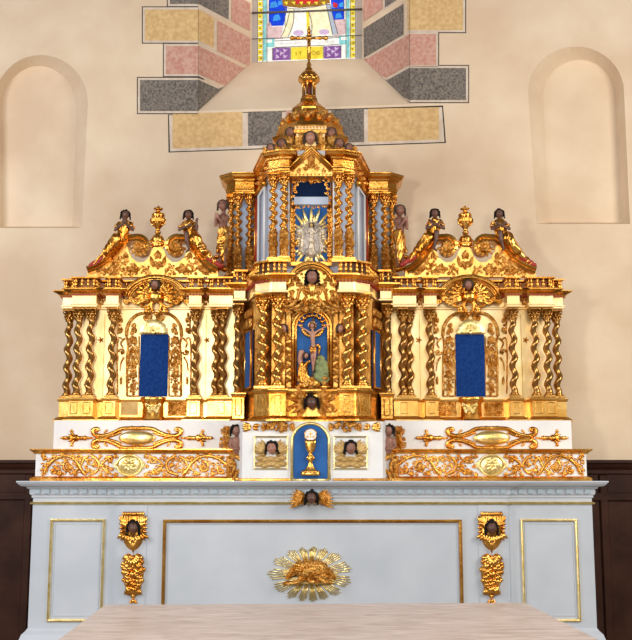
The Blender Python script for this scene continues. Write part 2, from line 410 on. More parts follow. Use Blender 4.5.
def cap_mesh(h, r, key):
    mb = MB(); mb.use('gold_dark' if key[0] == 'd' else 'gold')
    mb.lathe([(r * .8, 0), (r * 1.0, h * .04), (r * 1.0, h * .1), (r * .8, h * .13), (r * .82, h * .5), (r * 1.15, h * .82), (r * 1.2, h * .84)], 0, 0, 14)
    for row, (z, rr, q) in enumerate(((.2, .95, 0), (.48, 1.1, .4))):
        for i in range(8):
            a = 2 * PI * i / 8 + q; mb.ell((math.cos(a) * r * rr, math.sin(a) * r * rr, h * z), (r * .24, r * .24, h * .16), 6, 6)
            mb.ell((math.cos(a) * r * (rr + .28), math.sin(a) * r * (rr + .28), h * (z + .14)), r * .16, 6, 5)
    for sx in (-1, 1):
        for sy in (-1, 1):
            pts = [Vector((sx * q, sy * q, z)) for q, z in [(r * (.95 + .32 * math.cos(t)), h * .74 + r * .3 * math.sin(t)) for t in [i * .75 for i in range(9)]]]
            mb.tube(pts, r * .12, 6)
    k = r * 1.35; mb.box(-k, k, -k, k, h * .88, h)
    o = mb.build('tmp'); me = o.data; bpy.data.objects.remove(o); return me
def base_mesh(h, r, key):
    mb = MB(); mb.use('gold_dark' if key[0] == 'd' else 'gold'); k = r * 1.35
    mb.box(-k, k, -k, k, 0, h * .35)
    mb.lathe([(r * 1.2, h * .35), (r * 1.32, h * .48), (r * 1.2, h * .6), (r * .98, h * .68), (r * 1.08, h * .82), (r * .95, h)], 0, 0, 18)
    o = mb.build('tmp'); me = o.data; bpy.data.objects.remove(o); return me
def column(parent, x, y, z0, z1, r, T, turns=4.5, carved=False, key='g', hb=None, hc=None):
    sx = -1 if T and T[0][0] < 0 else 1
    hb = hb or r * 1.1; hc = hc or r * 2.6; hs = z1 - z0 - hb - hc
    kk = (round(z1 - z0, 3), round(r, 4), turns, sx, carved, key, round(hb, 3), round(hc, 3))
    if kk not in _cache: _cache[kk] = (shaft_mesh(hs, r, turns, sx, carved, key), cap_mesh(hc, r, key), base_mesh(hb, r, key))
    a, b, c = _cache[kk]; w = (T @ Vector((x, y, 0))) if T else Vector((x, y, 0)); L = wloc(parent)
    s = bpy.data.objects.new('twisted_column', a); s.parent = parent; s.location = (w.x - L.x, w.y - L.y, z0 + hb - L.z)
    k = bpy.data.objects.new('capital', b); k.parent = s; k.location = (0, 0, hs)
    g = bpy.data.objects.new('column_base', c); g.parent = s; g.location = (0, 0, -hb)
    for o in (s, k, g): C.objects.link(o)
def baluster_mesh(h, r):
    mb = MB(); mb.lathe([(r * .9, 0), (r * .9, h * .08), (r * .5, h * .14), (r * 1.0, h * .36), (r * .55, h * .62), (r * .45, h * .72), (r * .8, h * .8), (r * .5, h * .86), (r * .9, h * .93), (r * .9, h)], 0, 0, 8)
    o = mb.build('tmp', 'gold'); me = o.data; bpy.data.objects.remove(o); return me
def balustrade(parent, plan, z0, z1, T, step=.034, r=.0115, yb=None):
    mb = MB(T); t = (z1 - z0)
    sweep(mb, plan, [(.012, z0), (.012, z0 + t * .14), (-.012, z0 + t * .2)], max(p[1] for p in plan) + .03)
    sweep(mb, plan, [(-.01, z1 - t * .2), (.014, z1 - t * .12), (.014, z1)], max(p[1] for p in plan) + .03)
    o = mb.build('balustrade', 'gold', parent)
    kk = ('bal', round(t, 4), r)
    if kk not in _cache: _cache[kk] = baluster_mesh(t * .62, r)
    L = wloc(parent)
    for x, y, a in along(plan, step, .006):
        w = (T @ Vector((x, y, 0))) if T else Vector((x, y, 0))
        b = bpy.data.objects.new('baluster', _cache[kk]); b.parent = o; b.location = (w.x - L.x, w.y - L.y, z0 + t * .19 - L.z); C.objects.link(b)
    return o
def pedestals(mbg, mbp, xs, yf, z0, z1, w):
    for x in xs:
        mbg.bbox(x - w / 2, x + w / 2, yf, yf + .12, z0, z1, .003)
        frame(mbp, x - w * .3, x + w * .3, z0 + (z1 - z0) * .16, z1 - (z1 - z0) * .16, yf, .004, .004)
def frame(mb, x0, x1, z0, z1, y, t, h):               # raised rectangular moulding
    if x1 < x0: x0, x1 = x1, x0
    o = [(x0, z0), (x1, z0), (x1, z1), (x0, z1)]; i = [(x0 + t, z0 + t), (x1 - t, z0 + t), (x1 - t, z1 - t), (x0 + t, z1 - t)]
    c = [(x0 + t / 2, z0 + t / 2), (x1 - t / 2, z0 + t / 2), (x1 - t / 2, z1 - t / 2), (x0 + t / 2, z1 - t / 2)]
    vs = [(x, y + .001, z) for x, z in o] + [(x, y - h * .8, z) for x, z in o] + [(x, y - h, z) for x, z in c] + [(x, y - h * .8, z) for x, z in i] + [(x, y + .001, z) for x, z in i]
    fs = []
    for k in range(4):
        for q in range(4): fs.append((k * 4 + q, k * 4 + (q + 1) % 4, k * 4 + 4 + (q + 1) % 4, k * 4 + 4 + q))
    for q in range(4): fs.append((16 + q, 16 + (q + 1) % 4, (q + 1) % 4, q))
    mb.add(vs, fs, False)
TL = Matrix.Scale(-1, 4, (1, 0, 0)); TR = Matrix.Identity(4)
#PART2
# ================================================================== SETTING
def Yw(x): return 1.45 - .038 * x                      # the apse wall stands very slightly askew
def W(px, py, off=0):                                  # point on the wall surface
    Y = 1.45
    for _ in range(6): X = CX0 + (px - 316) * depth(py, Y) / F; Y = Yw(X) + off
    return Vector((X, Y, Zat(py, Y)))
def arch_px(xl, xr, ytop, ysp, ybot, n=20, xlb=None, xrb=None):
    cx, rx, ry = (xl + xr) / 2, (xr - xl) / 2, ysp - ytop
    return [(xlb or xl, ybot), (xrb or xr, ybot)] + [(cx + rx * math.cos(PI * i / n), ysp - ry * math.sin(PI * i / n)) for i in range(n + 1)]
nL = arch_px(-6, 88, 55, 103, 228, xlb=-5, xrb=82); nLi = arch_px(2, 76, 66, 108, 226.5, xlb=3, xrb=72)
nR = arch_px(528, 624, 46.5, 92, 224, xlb=536.5, xrb=630); nRi = arch_px(543, 616, 60, 98, 222.5, xlb=549, xrb=622)
win = [(198, 111), (410, 104), (409, -70), (199, -70)]; wini = [(252, 62.5), (362, 58.5), (362, -120), (253, -120)]
bm = bmesh.new()
def loop(pts): vs = [bm.verts.new(p) for p in pts]; return [bm.edges.new((vs[i], vs[(i + 1) % len(vs)])) for i in range(len(vs))]
def wx(x, z): return (x, Yw(x), z)
es = loop([wx(-4.2, .3), wx(4.2, .3), wx(4.2, 6.2), wx(-4.2, 6.2)])
for L in (nL, nR, win): es += loop([W(*p) for p in L])
bmesh.ops.triangle_fill(bm, edges=es, use_beauty=True)
mbw = MB(); me = bpy.data.meshes.new('t'); bm.verts.index_update(); bm.to_mesh(me)
mbw.add([v.co.copy() for v in me.vertices], [tuple(p.vertices) for p in me.polygons], False)
GD = .55                                               # depth of the window splay
for o, i, d in ((nL, nLi, .13), (nR, nRi, .13)):
    a = [W(*p) for p in o]; b = [W(p[0], p[1], d) for p in i]; n = len(a)
    mbw.add(a + b, [(k, (k + 1) % n, n + (k + 1) % n, n + k) for k in range(n)], False); mbw.add(b, [tuple(range(n))], False)
a = [W(*p) for p in win]; b = [W(p[0], p[1], GD) for p in wini]
mbw.add(a + b, [(k, (k + 1) % 4, 4 + (k + 1) % 4, 4 + k) for k in range(4)], False)
wall = struct(mbw.build('wall_back', 'plaster'))
# painted quoins round the splay
def jamb(side, q, py0):                                # q = 0 at the fold, 1 at the glass; py0 = course height at the fold
    xf = 198 if side < 0 else 410; xg = 252 if side < 0 else 362
    zf = W(xf, py0).z; a = W(xf, py0); b = W(xg, 0, GD)
    p = a.lerp(Vector((b.x, b.y, zf)), q); p.z = zf; return p
def course(side, xo, y0, y1, q, name, clip=None):
    s = side; xf = 198 if s < 0 else 410
    def poly(g, q_, col, off):
        mb = MB(); mb.use(col); e = off
        A = [W(xo + s * g, y0 - g, -e), W(xf, y0 - g, -e), W(xf, y1 + g, -e), W(xo + s * g, y1 + g, -e)]
        mb.add(A, [(0, 1, 2, 3)], False)
        if q_ > 0:
            ins = Vector((-s * e * .7, -e * .7, 0)); t0 = jamb(s, 0, y0 - g) + ins; t1 = jamb(s, q_, y0 - g) + ins; u1 = jamb(s, q_, y1 + g) + ins; u0 = jamb(s, 0, y1 + g) + ins
            # keep above the sloping sill
            g0, g1 = jamb(s, 0, 111 if s < 0 else 104), W(252 if s < 0 else 362, 62.5 if s < 0 else 58.5, GD)
            k = (g1.z - g0.z)
            def sill(t): return g0.z + k * t + .004
            N = 8; vs = []
            for i in range(N + 1):
                t = q_ * i / N; top = jamb(s, t, y0 - g) + ins; bot = jamb(s, t, y1 + g) + ins; zs = sill(t)
                vs += [Vector((top.x, top.y, max(top.z, zs))), Vector((bot.x, bot.y, max(bot.z, zs)))]
            mb.add(vs, [(2 * i, 2 * i + 2, 2 * i + 3, 2 * i + 1) for i in range(N)], False)
        return mb
    b = poly(0, max(q, 0), name, .006).build('painted_quoin', None, wall)
    g = poly(2.2, q + .03 if q > 0 else 0, 'stone_pale', .004); g.build('quoin_border', None, b)
    g = poly(3.1, q + .04 if q > 0 else 0, 'line_black', .002); g.build('quoin_outline', None, b)
for s, rows in ((-1, ((140, 80, 111, .97, 'stone_grey'), (166, 46, 74, .97, 'stone_red'), (145, 9.5, 40.5, .28, 'stone_yellow'), (170, -25, 4, .55, 'stone_grey'), (142, -60, -31, .3, 'stone_red'))),
                (1, ((466, 68, 100, .97, 'stone_grey'), (436, 34, 65, .97, 'stone_red'), (463, -3, 30, .05, 'stone_yellow'), (434, -38, -8, .5, 'stone_grey'), (462, -66, -44, .3, 'stone_red')))):
    for r in rows: course(s, *r)
# the jamb pieces beyond the short stones
def jpatch(s, q0, q1, y0, y1, col):
    mb = MB(); mb.use(col); vs = []
    for q, y in ((q0, y0), (q1, y0), (q1, y1), (q0, y1)): p = jamb(s, q, y); vs.append(p + Vector((-s * .0045, -.0045, 0)))
    mb.add(vs, [(0, 1, 2, 3)], False); mb.build('painted_quoin', None, wall)
jpatch(-1, .34, .96, 11, 42, 'stone_red'); jpatch(1, .12, .96, 0, 31, 'stone_grey'); jpatch(1, .55, .96, -38, -8, 'stone_red'); jpatch(-1, .6, .96, -25, 4, 'stone_red')
def wallpatch(q, col, e, name='painted_quoin', parent=None):
    mb = MB(); mb.use(col); mb.add([W(x, y, -e) for x, y in q], [tuple(range(len(q)))], False); return mb.build(name, None, parent or wall)
wallpatch([(168, 114.5), (443, 105.5), (446, 143), (168.5, 152.5)], 'line_black', .0008, 'quoin_outline'); wallpatch([(169, 115), (442, 107), (444.5, 142), (170, 151.5)], 'stone_pale', .0014, 'quoin_border')
for x0, x1, col in ((172.5, 242.5, 'stone_yellow'), (248, 282, 'stone_grey'), (286, 291, 'stone_red'), (331, 364, 'stone_grey'), (368, 439, 'stone_yellow')):
    ya = lambda x: 113.5 - (x - 172) * .024; yb = lambda x: 148.5 - (x - 172) * .034
    wallpatch([(x0, ya(x0)), (x1, ya(x1) ), (x1, yb(x1)), (x0, yb(x0))], col, .002)
# stained glass
def G(px, py, off=0):
    return W(px, py, GD - off)
gl = MB()
def gp(col, pts, off=.002): gl.use(col); gl.add([G(x, y, off) for x, y in pts], [tuple(range(len(pts)))], False)
def grect(col, x0, x1, y0, y1, off=.002):
    t = lambda x, y: y - (x - 257) * .035; gp(col, [(x0, t(x0, y0)), (x1, t(x1, y0)), (x1, t(x1, y1)), (x0, t(x0, y1))], off)
grect('glass_white', 252, 362, -100, 62, .001)
for i in range(20):
    
    for xa_, xb_ in ((258, 262.5), (350.5, 355)): grect('glass_yellow', xa_, xb_, 61 - i * 6 - 5.2, 61 - i * 6); grect('glass_brown', xa_ + (1 if i % 2 else 2), xa_ + (3 if i % 2 else 4), 61 - i * 6 - 3.4, 61 - i * 6 - 2, .003)
for x in (263.5, 346.5): grect('glass_teal', x, x + 3, -60, 61)
grect('glass_blue', 269, 344, -60, 26.5, .003)
for x, y, r in ((276, 18, 4), (273, 5, 4), (280, 3, 3), (338, 16, 3.5), (334, 6, 3), (341, 5, 3)): gp('glass_sky', [(x + r * q_ * math.cos(a), y + r * q_ * math.sin(a)) for a, q_ in zip([.3, 1.6, 2.4, 4.0, 5.3], [1.3, .7, 1.1, .8, 1.2])], .004)
gp('glass_red', [(333, 2), (338, 4), (337, 8), (333, 7)], .005)
gp('glass_pink', [(270, 27), (286, 26), (283, 39), (266, 39)], .004); gp('glass_pink', [(332, 20), (346, 19), (346, 34), (334, 36)], .004)
gp('glass_white', [(290, -30), (328, -30), (334, 36), (281, 37), (287, 10)], .006)
gp('glass_cream', [(289, 8), (294, 8), (293, 24), (288, 37), (282, 37)], .007); gp('glass_cream', [(308, 8), (326, 6), (333, 34), (312, 36)], .0065)
gp('glass_yellow', [(306, 12), (309, 12), (310, 30), (307, 33)], .008); gp('glass_cream', [(316, 12), (319, 12), (323, 34), (318, 34)], .008)
gp('glass_grey', [(326, 4), (330, 4), (338, 34), (332, 35)], .008)
gp('glass_brown', [(281, -6), (329, -8), (330, 3), (318, 6), (300, 8), (283, 6)], .009); gp('glass_red', [(294, -2), (320, -3), (318, 3), (296, 4)], .0095)
for i in range(6): gp('glass_yellow', [(284 + i * 7.5, 2), (288 + i * 7.5, 1.5), (287 + i * 7.5, 5)], .010)
for x in (298.5, 324): gp('glass_lilac', [(x + 5.5 * math.cos(a), 33 - (x - 298) * .04 + 3 * math.sin(a)) for a in [i * .628 for i in range(10)]], .010)
gp('glass_pink', [(266, 25), (270, 22), (274, 32), (270, 38), (266, 37)], .0045)
grect('glass_teal', 264.5, 274.5, 38.5, 47.5, .006); grect('glass_teal', 339, 349, 38.5, 47.5, .006)
grect('glass_white', 266, 272, 40, 43, .007); grect('glass_white', 341, 347, 40, 43, .007)
grect('glass_white', 275, 339, 40.5, 48, .006)
grect('glass_purple', 272.5, 290, 48.5, 61, .006); grect('glass_purple', 324, 341, 48.5, 61, .006)
for cx in (281.2, 332.5):
    for dx, dy in ((-4, -3), (4, -3), (-4, 3), (4, 3), (0, 0)): gp('glass_lilac', [(cx + dx + q_ * 2.4 * math.cos(a + dx), 53.5 + dy + q_ * 2.2 * math.sin(a + dx) - (cx - 281) * .035) for a, q_ in zip([0, 1, 1.8, 3.1, 4.4], [1.3, .4, 1.2, .5, 1.1])], .008)
grect('glass_yellow', 291, 323, 48.5, 61, .006); 
win_o = struct(gl.build('window_1')); 
ld = MB(); ld.use('iron')
def lead(pts, w=.35, off=.012):
    k = m(2.0, 20); ld.tube([G(x, y, off) for x, y in crom(pts, 3)] if len(pts) > 2 else [G(x, y, off) for x, y in pts], w * k, n=5)
for p in ([(263, 62), (263, -60)], [(257.5, 62), (257.5, -60)], [(355.5, 58), (355.5, -60)], [(350.3, 58), (350.3, -60)], [(346, 58), (346, -60)], [(267, 62), (267, -60)], [(290, 10), (286, 26), (281, 37)], [(294, 9), (293, 24), (288, 37)],
          [(326, 4), (330, 22), (333, 35)], [(330, 4), (334, 20), (338, 34)], [(275, 41), (339, 37.5)], [(275, 47.5), (339, 44.5)], [(272.5, 47.8), (272.5, 60)], [(290.5, 47.5), (290.5, 60)], [(323.5, 46), (323.5, 58.5)], [(341, 45), (341, 58)],
          [(269, -10), (269, 26)], [(285, 8), (285, 26)], [(344, -10), (344, 22)], [(269, 14), (285, 12)], [(332, 10), (344, 9)], [(283, 7), (300, 9), (330, 4)], [(308, 10), (312, 24), (311, 36)]): lead(p)
ld.build('window_lead', None, win_o)
bars = MB()
for y in (12.5, 38.5, -30): bars.tube([G(252, y + .5, .03), G(362, y - 3.3, .03)], m(2, 20) * (1.1 if y == 12.5 else .4), n=8)
bars.build('window_bar', 'iron', win_o)
fr = MB(); a = [G(252, 62.5, .0), G(362, 58.5, .0), G(362, -100, 0), G(252, -100, 0)]
fr.add([G(252, 63, .001), G(257.3, 62, .03), G(257.3, -90, .03), G(252, -90, .001)], [(0, 1, 2, 3)], False); fr.add([G(363, 59, .001), G(356, 58.5, .03), G(356, -90, .03), G(363, -90, .001)], [(0, 1, 2, 3)], False)
fr.build('window_frame', 'mortar', win_o)
# lettering in the glass
def text(s, px, py, size, off, material, parent, name='lettering', fn=G, yaw=0, sx=1):
    cu = bpy.data.curves.new(name, 'FONT'); cu.body = s; cu.size = size; cu.align_x = 'CENTER'; cu.align_y = 'CENTER'; cu.extrude = .0008
    o = bpy.data.objects.new(name, cu); C.objects.link(o); o.rotation_euler = (PI / 2, 0, 0)
    dg = bpy.context.evaluated_depsgraph_get(); dg.update(); me = bpy.data.meshes.new_from_object(o.evaluated_get(dg)); bpy.data.objects.remove(o)
    q = bpy.data.objects.new(name, me); C.objects.link(q); me.materials.clear(); me.materials.append(M[material]); q.rotation_euler = (PI / 2, 0, yaw); q.scale = (sx, 1, 1)
    q.location = fn(px, py, off) - wloc(parent); q.parent = parent; return q
text('S T', 298.5, 53.8, .046, .012, 'glass_brown', win_o, yaw=-.038); text('OIS', 315.5, 53.2, .046, .012, 'glass_brown', win_o, yaw=-.038)
mb = MB(); mb.use('glass_grey'); Q = random.Random(12)        # the illegible small lettering of the band above
for i in range(34):
    x = 277 + i * 1.8; y = 44.6 - (x - 275) * .037; h = Q.choice((.8, 1.6, 2.2)); 
    if i % 5 == 4: h = .5
    mb.add([G(x, y - h, .011), G(x + .55, y - h, .011), G(x + .9, y, .011), G(x + .2, y, .011)], [(0, 1, 2, 3)], False)
mb.build('band_marks', None, win_o)
# room
fl = MB(); fl.box(-4.2, 4.2, -9, 1.7, -.55, -.45); floor = struct(fl.build('floor', 'floor_stone'))
st = MB(); st.box(-4.2, 4.2, -1.0, 1.6, -.45, -.16); struct(st.build('floor_platform', 'floor_stone'))
# dark wainscot either side of the altar
for s, nm in ((-1, 'trim_1'), (1, 'trim_2')):
    x0, x1 = (-4.1, -.6) if s < 0 else (.6, 4.1); yb = Yw(s * 2.2) - .07
    mb = MB(); mb.box(x0, x1, yb, yb + .05, -.16, 1.10)
    w = struct(mb.build(nm, 'dark_wood'))
    zt = Zat(460, yb); mb = MB(); sweep(mb, [(x0, yb), (x1, yb)], [(0, zt - .11), (.012, zt - .10), (.012, zt - .075), (.035, zt - .05), (.045, zt - .03), (.06, zt - .022), (.06, zt)], yb + .16); mb.build('top_rail', 'dark_wood', w)
    mb = MB()
    for i in range(8):
        x = s * (1.86 + i * .30); mb.bbox(x - .03, x + .03, yb - .02, yb, -.16, zt - .11, .006)
    mb.build('stile', 'dark_wood', w)
    mb = MB(); mb.bbox(x0, x1, yb - .022, yb, zt - .30, zt - .24, .006); mb.build('rail', 'dark_wood', w)
# ================================================================== TABLE IN FRONT
ZT = .5
def onz(px, py, z):
    u, v = (px - 316) / F, (320 - py) / F; dy, dz = cp - v * sp, sp + v * cp; t = (z - CZ0) / dz; return Vector((CX0 + t * u, CY0 + t * dy, z))
A, B = onz(104, 604.5, ZT), onz(526, 602.5, ZT); Cc, Dd = onz(35, 640, ZT), onz(575, 640, ZT)
ux = (B - A).normalized(); uy = Vector((ux.y, -ux.x, 0)); Wd = (B - A).length; Dp = 1.15
t = thing('altar_table', 'freestanding altar table with a pale veined stone top in the foreground', 'table', (A.x, A.y, -.45))
mb = MB(); pl = [A, B, B + uy * Dp, A + uy * Dp]
mb.slab([(p.x, p.y) for p in pl], ZT - .05, ZT); o = mb.build('table_top', 'table_marble', t)
bv = o.modifiers.new('b', 'BEVEL'); bv.width = .012; bv.segments = 3
for q in (.18, .82):
    mb = MB(); c = A + ux * Wd * q; pq = [c + ux * -.09 + uy * .15, c + ux * .09 + uy * .15, c + ux * .09 + uy * (Dp - .15), c + ux * -.09 + uy * (Dp - .15)]
    mb.slab([(p.x, p.y) for p in pq], -.45, ZT - .05); mb.build('table_support', 'floor_stone', t)

# ================================================================== ALTAR BODY
alt = thing('altar', 'pale grey-blue painted altar with gilt framed panels and dentilled cornice', 'altar', (0, .45, 0))
ZC = Zat(481, -.1); zd0, zd1 = Zat(494.5, 0), Zat(489, 0); zm = Zat(503, 0)
XA = D(279.5, 503, 0); XP = D(197, 560, -.03)
plan = [(-XA, .9), (-XA, 0), (-XP, 0), (-XP, -.03), (XP, -.03), (XP, 0), (XA, 0), (XA, .9)]
mb = MB(); mb.slab(plan, -.16, ZC - .02); mb.build('altar_body', 'grey_paint', alt)
mb = MB(); sweep(mb, plan, [(0, zd0 - .022), (.008, zd0 - .018), (.008, zd0 - .004), (.016, zd0), (.016, zd1), (.03, zd1 + .003), (.034, zd1 + .012), (.06, zd1 + .018), (.075, zd1 + .03), (.08, ZC - .012), (.085, ZC - .008), (.085, ZC)], .9)
mb.build('cornice', 'grey_paint', alt)
mb = MB(); blocks(mb, plan, .056, .034, .015, .028, zd0 + .006, zd1); mb.build('dentils', 'grey_dentil', alt)
mb = MB(); sweep(mb, plan, [(0, zm - .009), (.012, zm - .007), (.016, zm), (.010, zm + .006), (0, zm + .009)], .9); mb.build('gilt_moulding', 'gold_pale', alt)
zb = Zat(628, 0); mb = MB(); sweep(mb, plan, [(.06, -.16), (.06, zb * .45), (.045, zb * .55), (.03, zb * .8), (.012, zb * .9), (0, zb)], .9); mb.build('base_moulding', 'grey_paint', alt)
for s in (-1, 1):
    xc = (208.5, 263.5) if s < 0 else (209.5, 266.5)
    mb = MB(); frame(mb, s * D(xc[0], 570, 0), s * D(xc[1], 570, 0), Zat(621.5, 0), Zat(519, 0), 0, .014, .014); mb.build('gilt_panel_frame', 'gold_pale', alt)
    mb = MB(); frame(mb, s * D(xc[0] + 4, 570, 0), s * D(xc[1] - 4, 570, 0), Zat(616, 0), Zat(523, 0), 0, .006, .004); mb.build('panel_bead', 'grey_paint', alt)
xl, xr = D(-149.5, 540, -.03), D(149.5, 540, -.03); zt = Zat(519.5, -.03); zbm = .13
mb = MB(); frame(mb, xl, xr, zbm, zt, -.03, .018, .018); mb.build('gilt_panel_frame', 'gold', alt)
mb = MB(); frame(mb, xl + .022, xr - .022, zbm + .022, zt - .022, -.03, .008, .005); mb.build('panel_bead', 'grey_paint', alt)
mb = MB(); 
for i, (za, x0, x1) in enumerate(((Zat(568, -.03), xl + .03, xr - .03),)): mb.box(x0, x1, -.0304, -.029, za - .0008, za + .0008)
mb.build('board_joint', 'mortar', alt)
# pilaster pendants: cherub head over a fruit drop
for s in (-1, 1):
    T = TL if s < 0 else TR; d = 179
    mb = MB(T); x0, x1 = D(d - 13.5, 555, 0), D(d + 14, 555, 0); mb.box(x0, x1, -.034, 0, zb, zm - .012); mb.build('pilaster_strip', 'white_paint' if 0 else 'grey_paint', alt)
    mb = MB(T); rl = Relief(mb, -.034, d)
    for sg in (-1, 1):
        for row in range(2):
            for i in range(6): rl.leaf(sg * (5 + i * .8), 534 - i * 1.5, PI / 2 - sg * (-.12 + .11 * i) , 21 - row * 6 - i * 1.8, 1.7, .004 + .006 * row)
        for i in range(5): rl.leaf(sg * 9, 521 + 3 * i, PI / 2 - sg * (1.2 + .3 * i), 5.5, 1.5, .006)
        for i in range(6): rl.leaf(sg * i * 1.9, 537 - i * .9, -PI / 2 - sg * .10 * i, 17 - i * .9, 1.7, .010)
        for i in range(5): rl.leaf(sg * (1 + i * 1.9), 535 - i * .6, -PI / 2 + sg * .22 * i, 9.5, 1.6, .018)
    for i in range(9): rl.leaf((i - 4) * 2.4, 517, PI / 2, 6, 1.5, .004)
    c_ = rl.p(0, 532); k_ = rl.k(532); mb.ell((c_.x, -.034, c_.z), (11 * k_, .012, 18 * k_), 16, 10)
    rl.ball(0, 533, 3.5, .0)
    pd = mb.build('wing_pendant', 'gold', alt)
    mb = MB(T); rl = Relief(mb, -.034, d); Q = random.Random(5); c_ = rl.p(0, 574); k_ = rl.k(574); mb.ell((c_.x, -.034, c_.z), (10.5 * k_, .022, 19 * k_), 16, 10)
    for sg in (-1, 1):
        for i in range(4): rl.leaf(0, 556, -PI / 2 + sg * (.25 + i * .36), 13 - i * .5, 3.2, .010)
    for i in range(84):
        y = Q.uniform(557, 590); w = 11 * math.sin(PI * min(.9, max(.22, (y - 545) / 48))) ** .6; x = Q.uniform(-w, w); r = Q.uniform(1.9, 3.0)
        rl.ball(x, y, r, .004 + .022 * math.sqrt(max(0, 1 - (x / 12) ** 2)) * Q.uniform(.6, 1), .9)
    for x, y, r in ((0, 574, 4.2), (-5.5, 566, 3.4), (5.5, 566, 3.4), (-5, 581, 3), (5, 581, 3)): rl.ball(x, y, r, .022, .9)
    for i in range(11): rl.leaf((i - 5) * .9, 587, -PI / 2 + (i - 5) * .10, 9, 1.4, .012)
    rl.ball(0, 596, 2.6, .006); rl.fan(0, 603, 5, 0.2, PI - .2, 5, .2); rl.ball(0, 601, 2, .004)
    mb.build('fruit_cluster', 'gold', alt)
    put_head('cherub_head', (D(d, 528, -.05), -.058, Zat(527.5, -.05)), 6.2 * m(0, 528), alt, T, 'skin_dark', 'hair_black', 0, .9, 'dark painted cherub head with black hair', seed=s + 4)
# winged head in the middle of the cornice
mb = MB(); rl = Relief(mb, -.10, -1)
for sg in (-1, 1):
    for row in range(4):
        for i in range(7): rl.leaf(sg * (4 + row * 1.5), 500 - .4 * i, PI / 2 - sg * (PI / 2 + .42 - .17 * i + row * .06), 21 - row * 4.2 - i * .9, 1.7, .006 * row)
mb.sides('gilt_wing', 'gold_carved', alt)
put_head('winged_head', (D(-1, 498, -.1), -.125, Zat(497.5, -.1)), 6.2 * m(-.1, 498), alt, None, 'skin_dark', 'hair_black', 0, .8, 'dark painted head with black hair', seed=9)
# lamb on the sunburst
mb = MB(); rl = Relief(mb, -.032, -2); Q = random.Random(2)
for bnd in range(15):
    a0 = 2 * PI * (bnd + .5) / 15; nr = 5
    for i in range(nr):
        a = a0 + (i - 2) * .068; R0_ = 1 / math.sqrt((math.cos(a) / 42) ** 2 + (math.sin(a) / 27.5) ** 2); rr = R0_ * (1.02 - .045 * abs(i - 2)) * Q.uniform(.95, 1.02)
        rl.stroke([(rr * .35 * math.cos(a), 574 - rr * .35 * math.sin(a)), (rr * math.cos(a), 574 - rr * math.sin(a))], (.36, .60), .003 + .003 * (i % 2), sub=0, n=5)
sb = mb.build('sunburst', 'gold_pale', alt, 'gilt sunburst of straight rays')
k = m(-.03, 574); cx, cz = D(-2, 574, -.03), Zat(574, -.03)
def q(x, z, y=0): return (cx + x * k, -.05 - y * k, cz + z * k)
mb = MB(); mb.prism([(cx - 19 * k, cz - 9 * k), (cx + 22 * k, cz - 9 * k), (cx + 27 * k, cz + 1 * k), (cx + 17 * k, cz + 1 * k), (cx + 14 * k, cz - 3 * k), (cx - 22 * k, cz - 3 * k)], -.055, -.036)
for zz in (-8.5, -5): mb.tube([q(-20, zz), q(20, zz)], k * .8, 6)
mb.tube([q(20, -8), q(27, 2)], k * .8, 6); mb.tube([q(-20, -4), q(-26, 4)], k * 1.0, 6); mb.box(cx - 27 * k, cx - 20 * k, -.05, -.036, cz - 1 * k, cz + 5 * k)
mb.build('book', 'gold_pale', sb, 'gilt book under the lamb')
def wool(p): return noise.noise(p * 110) * .007
kk = k
lb = remesh('lamb', [(q(-5, 4.5, 1), q(7, 4, 1), 9.4 * kk, 9.4 * kk), (q(7, 3.5, 1), q(15, 0, 1), 9.2 * kk, 7.5 * kk), (q(-8, -2, 1), q(14, -3, 1), 5 * kk, 5 * kk), (q(-6, 4, 1), q(-12, 5, 3), 8 * kk, 6 * kk), (q(-12, 6, 4), q(-18, 3, 5), 5.2 * kk, 4.0 * kk), (q(-18, 3, 5), q(-23, -3, 6), 3.8 * kk, 2.2 * kk),
    (q(14, 0, 5), q(11, -4, 7), 6.2 * kk, 4 * kk), (q(11, -6, 7), q(21, -7.5, 7), 2.4 * kk, 1.8 * kk), (q(-8, -3, 5), q(-12, -7, 7), 3.4 * kk, 2.2 * kk), (q(-12, -7, 7), q(-26, -8.5, 7), 2.1 * kk, 1.6 * kk), (q(-2, -6, 6), q(8, -8, 6), 2.0 * kk, 1.6 * kk), (q(20, 2, 1), q(24, -4, 1), 2.2 * kk, 1.6 * kk)],
            .0035, 'gold_carved', sb, folds=wool, label='gilt lamb lying down')
mb = MB()
for p, a in ((q(-13, 9.5, 8), .5), (q(-12, 5, 10), .2)): mb.ell(p, (.022, .010, .010), 10, 8, Matrix.Rotation(a, 3, 'Y'))
mb.ell(q(-18.5, 3.4, 9), .005, 8, 6); mb.build('ear', 'gold', lb)

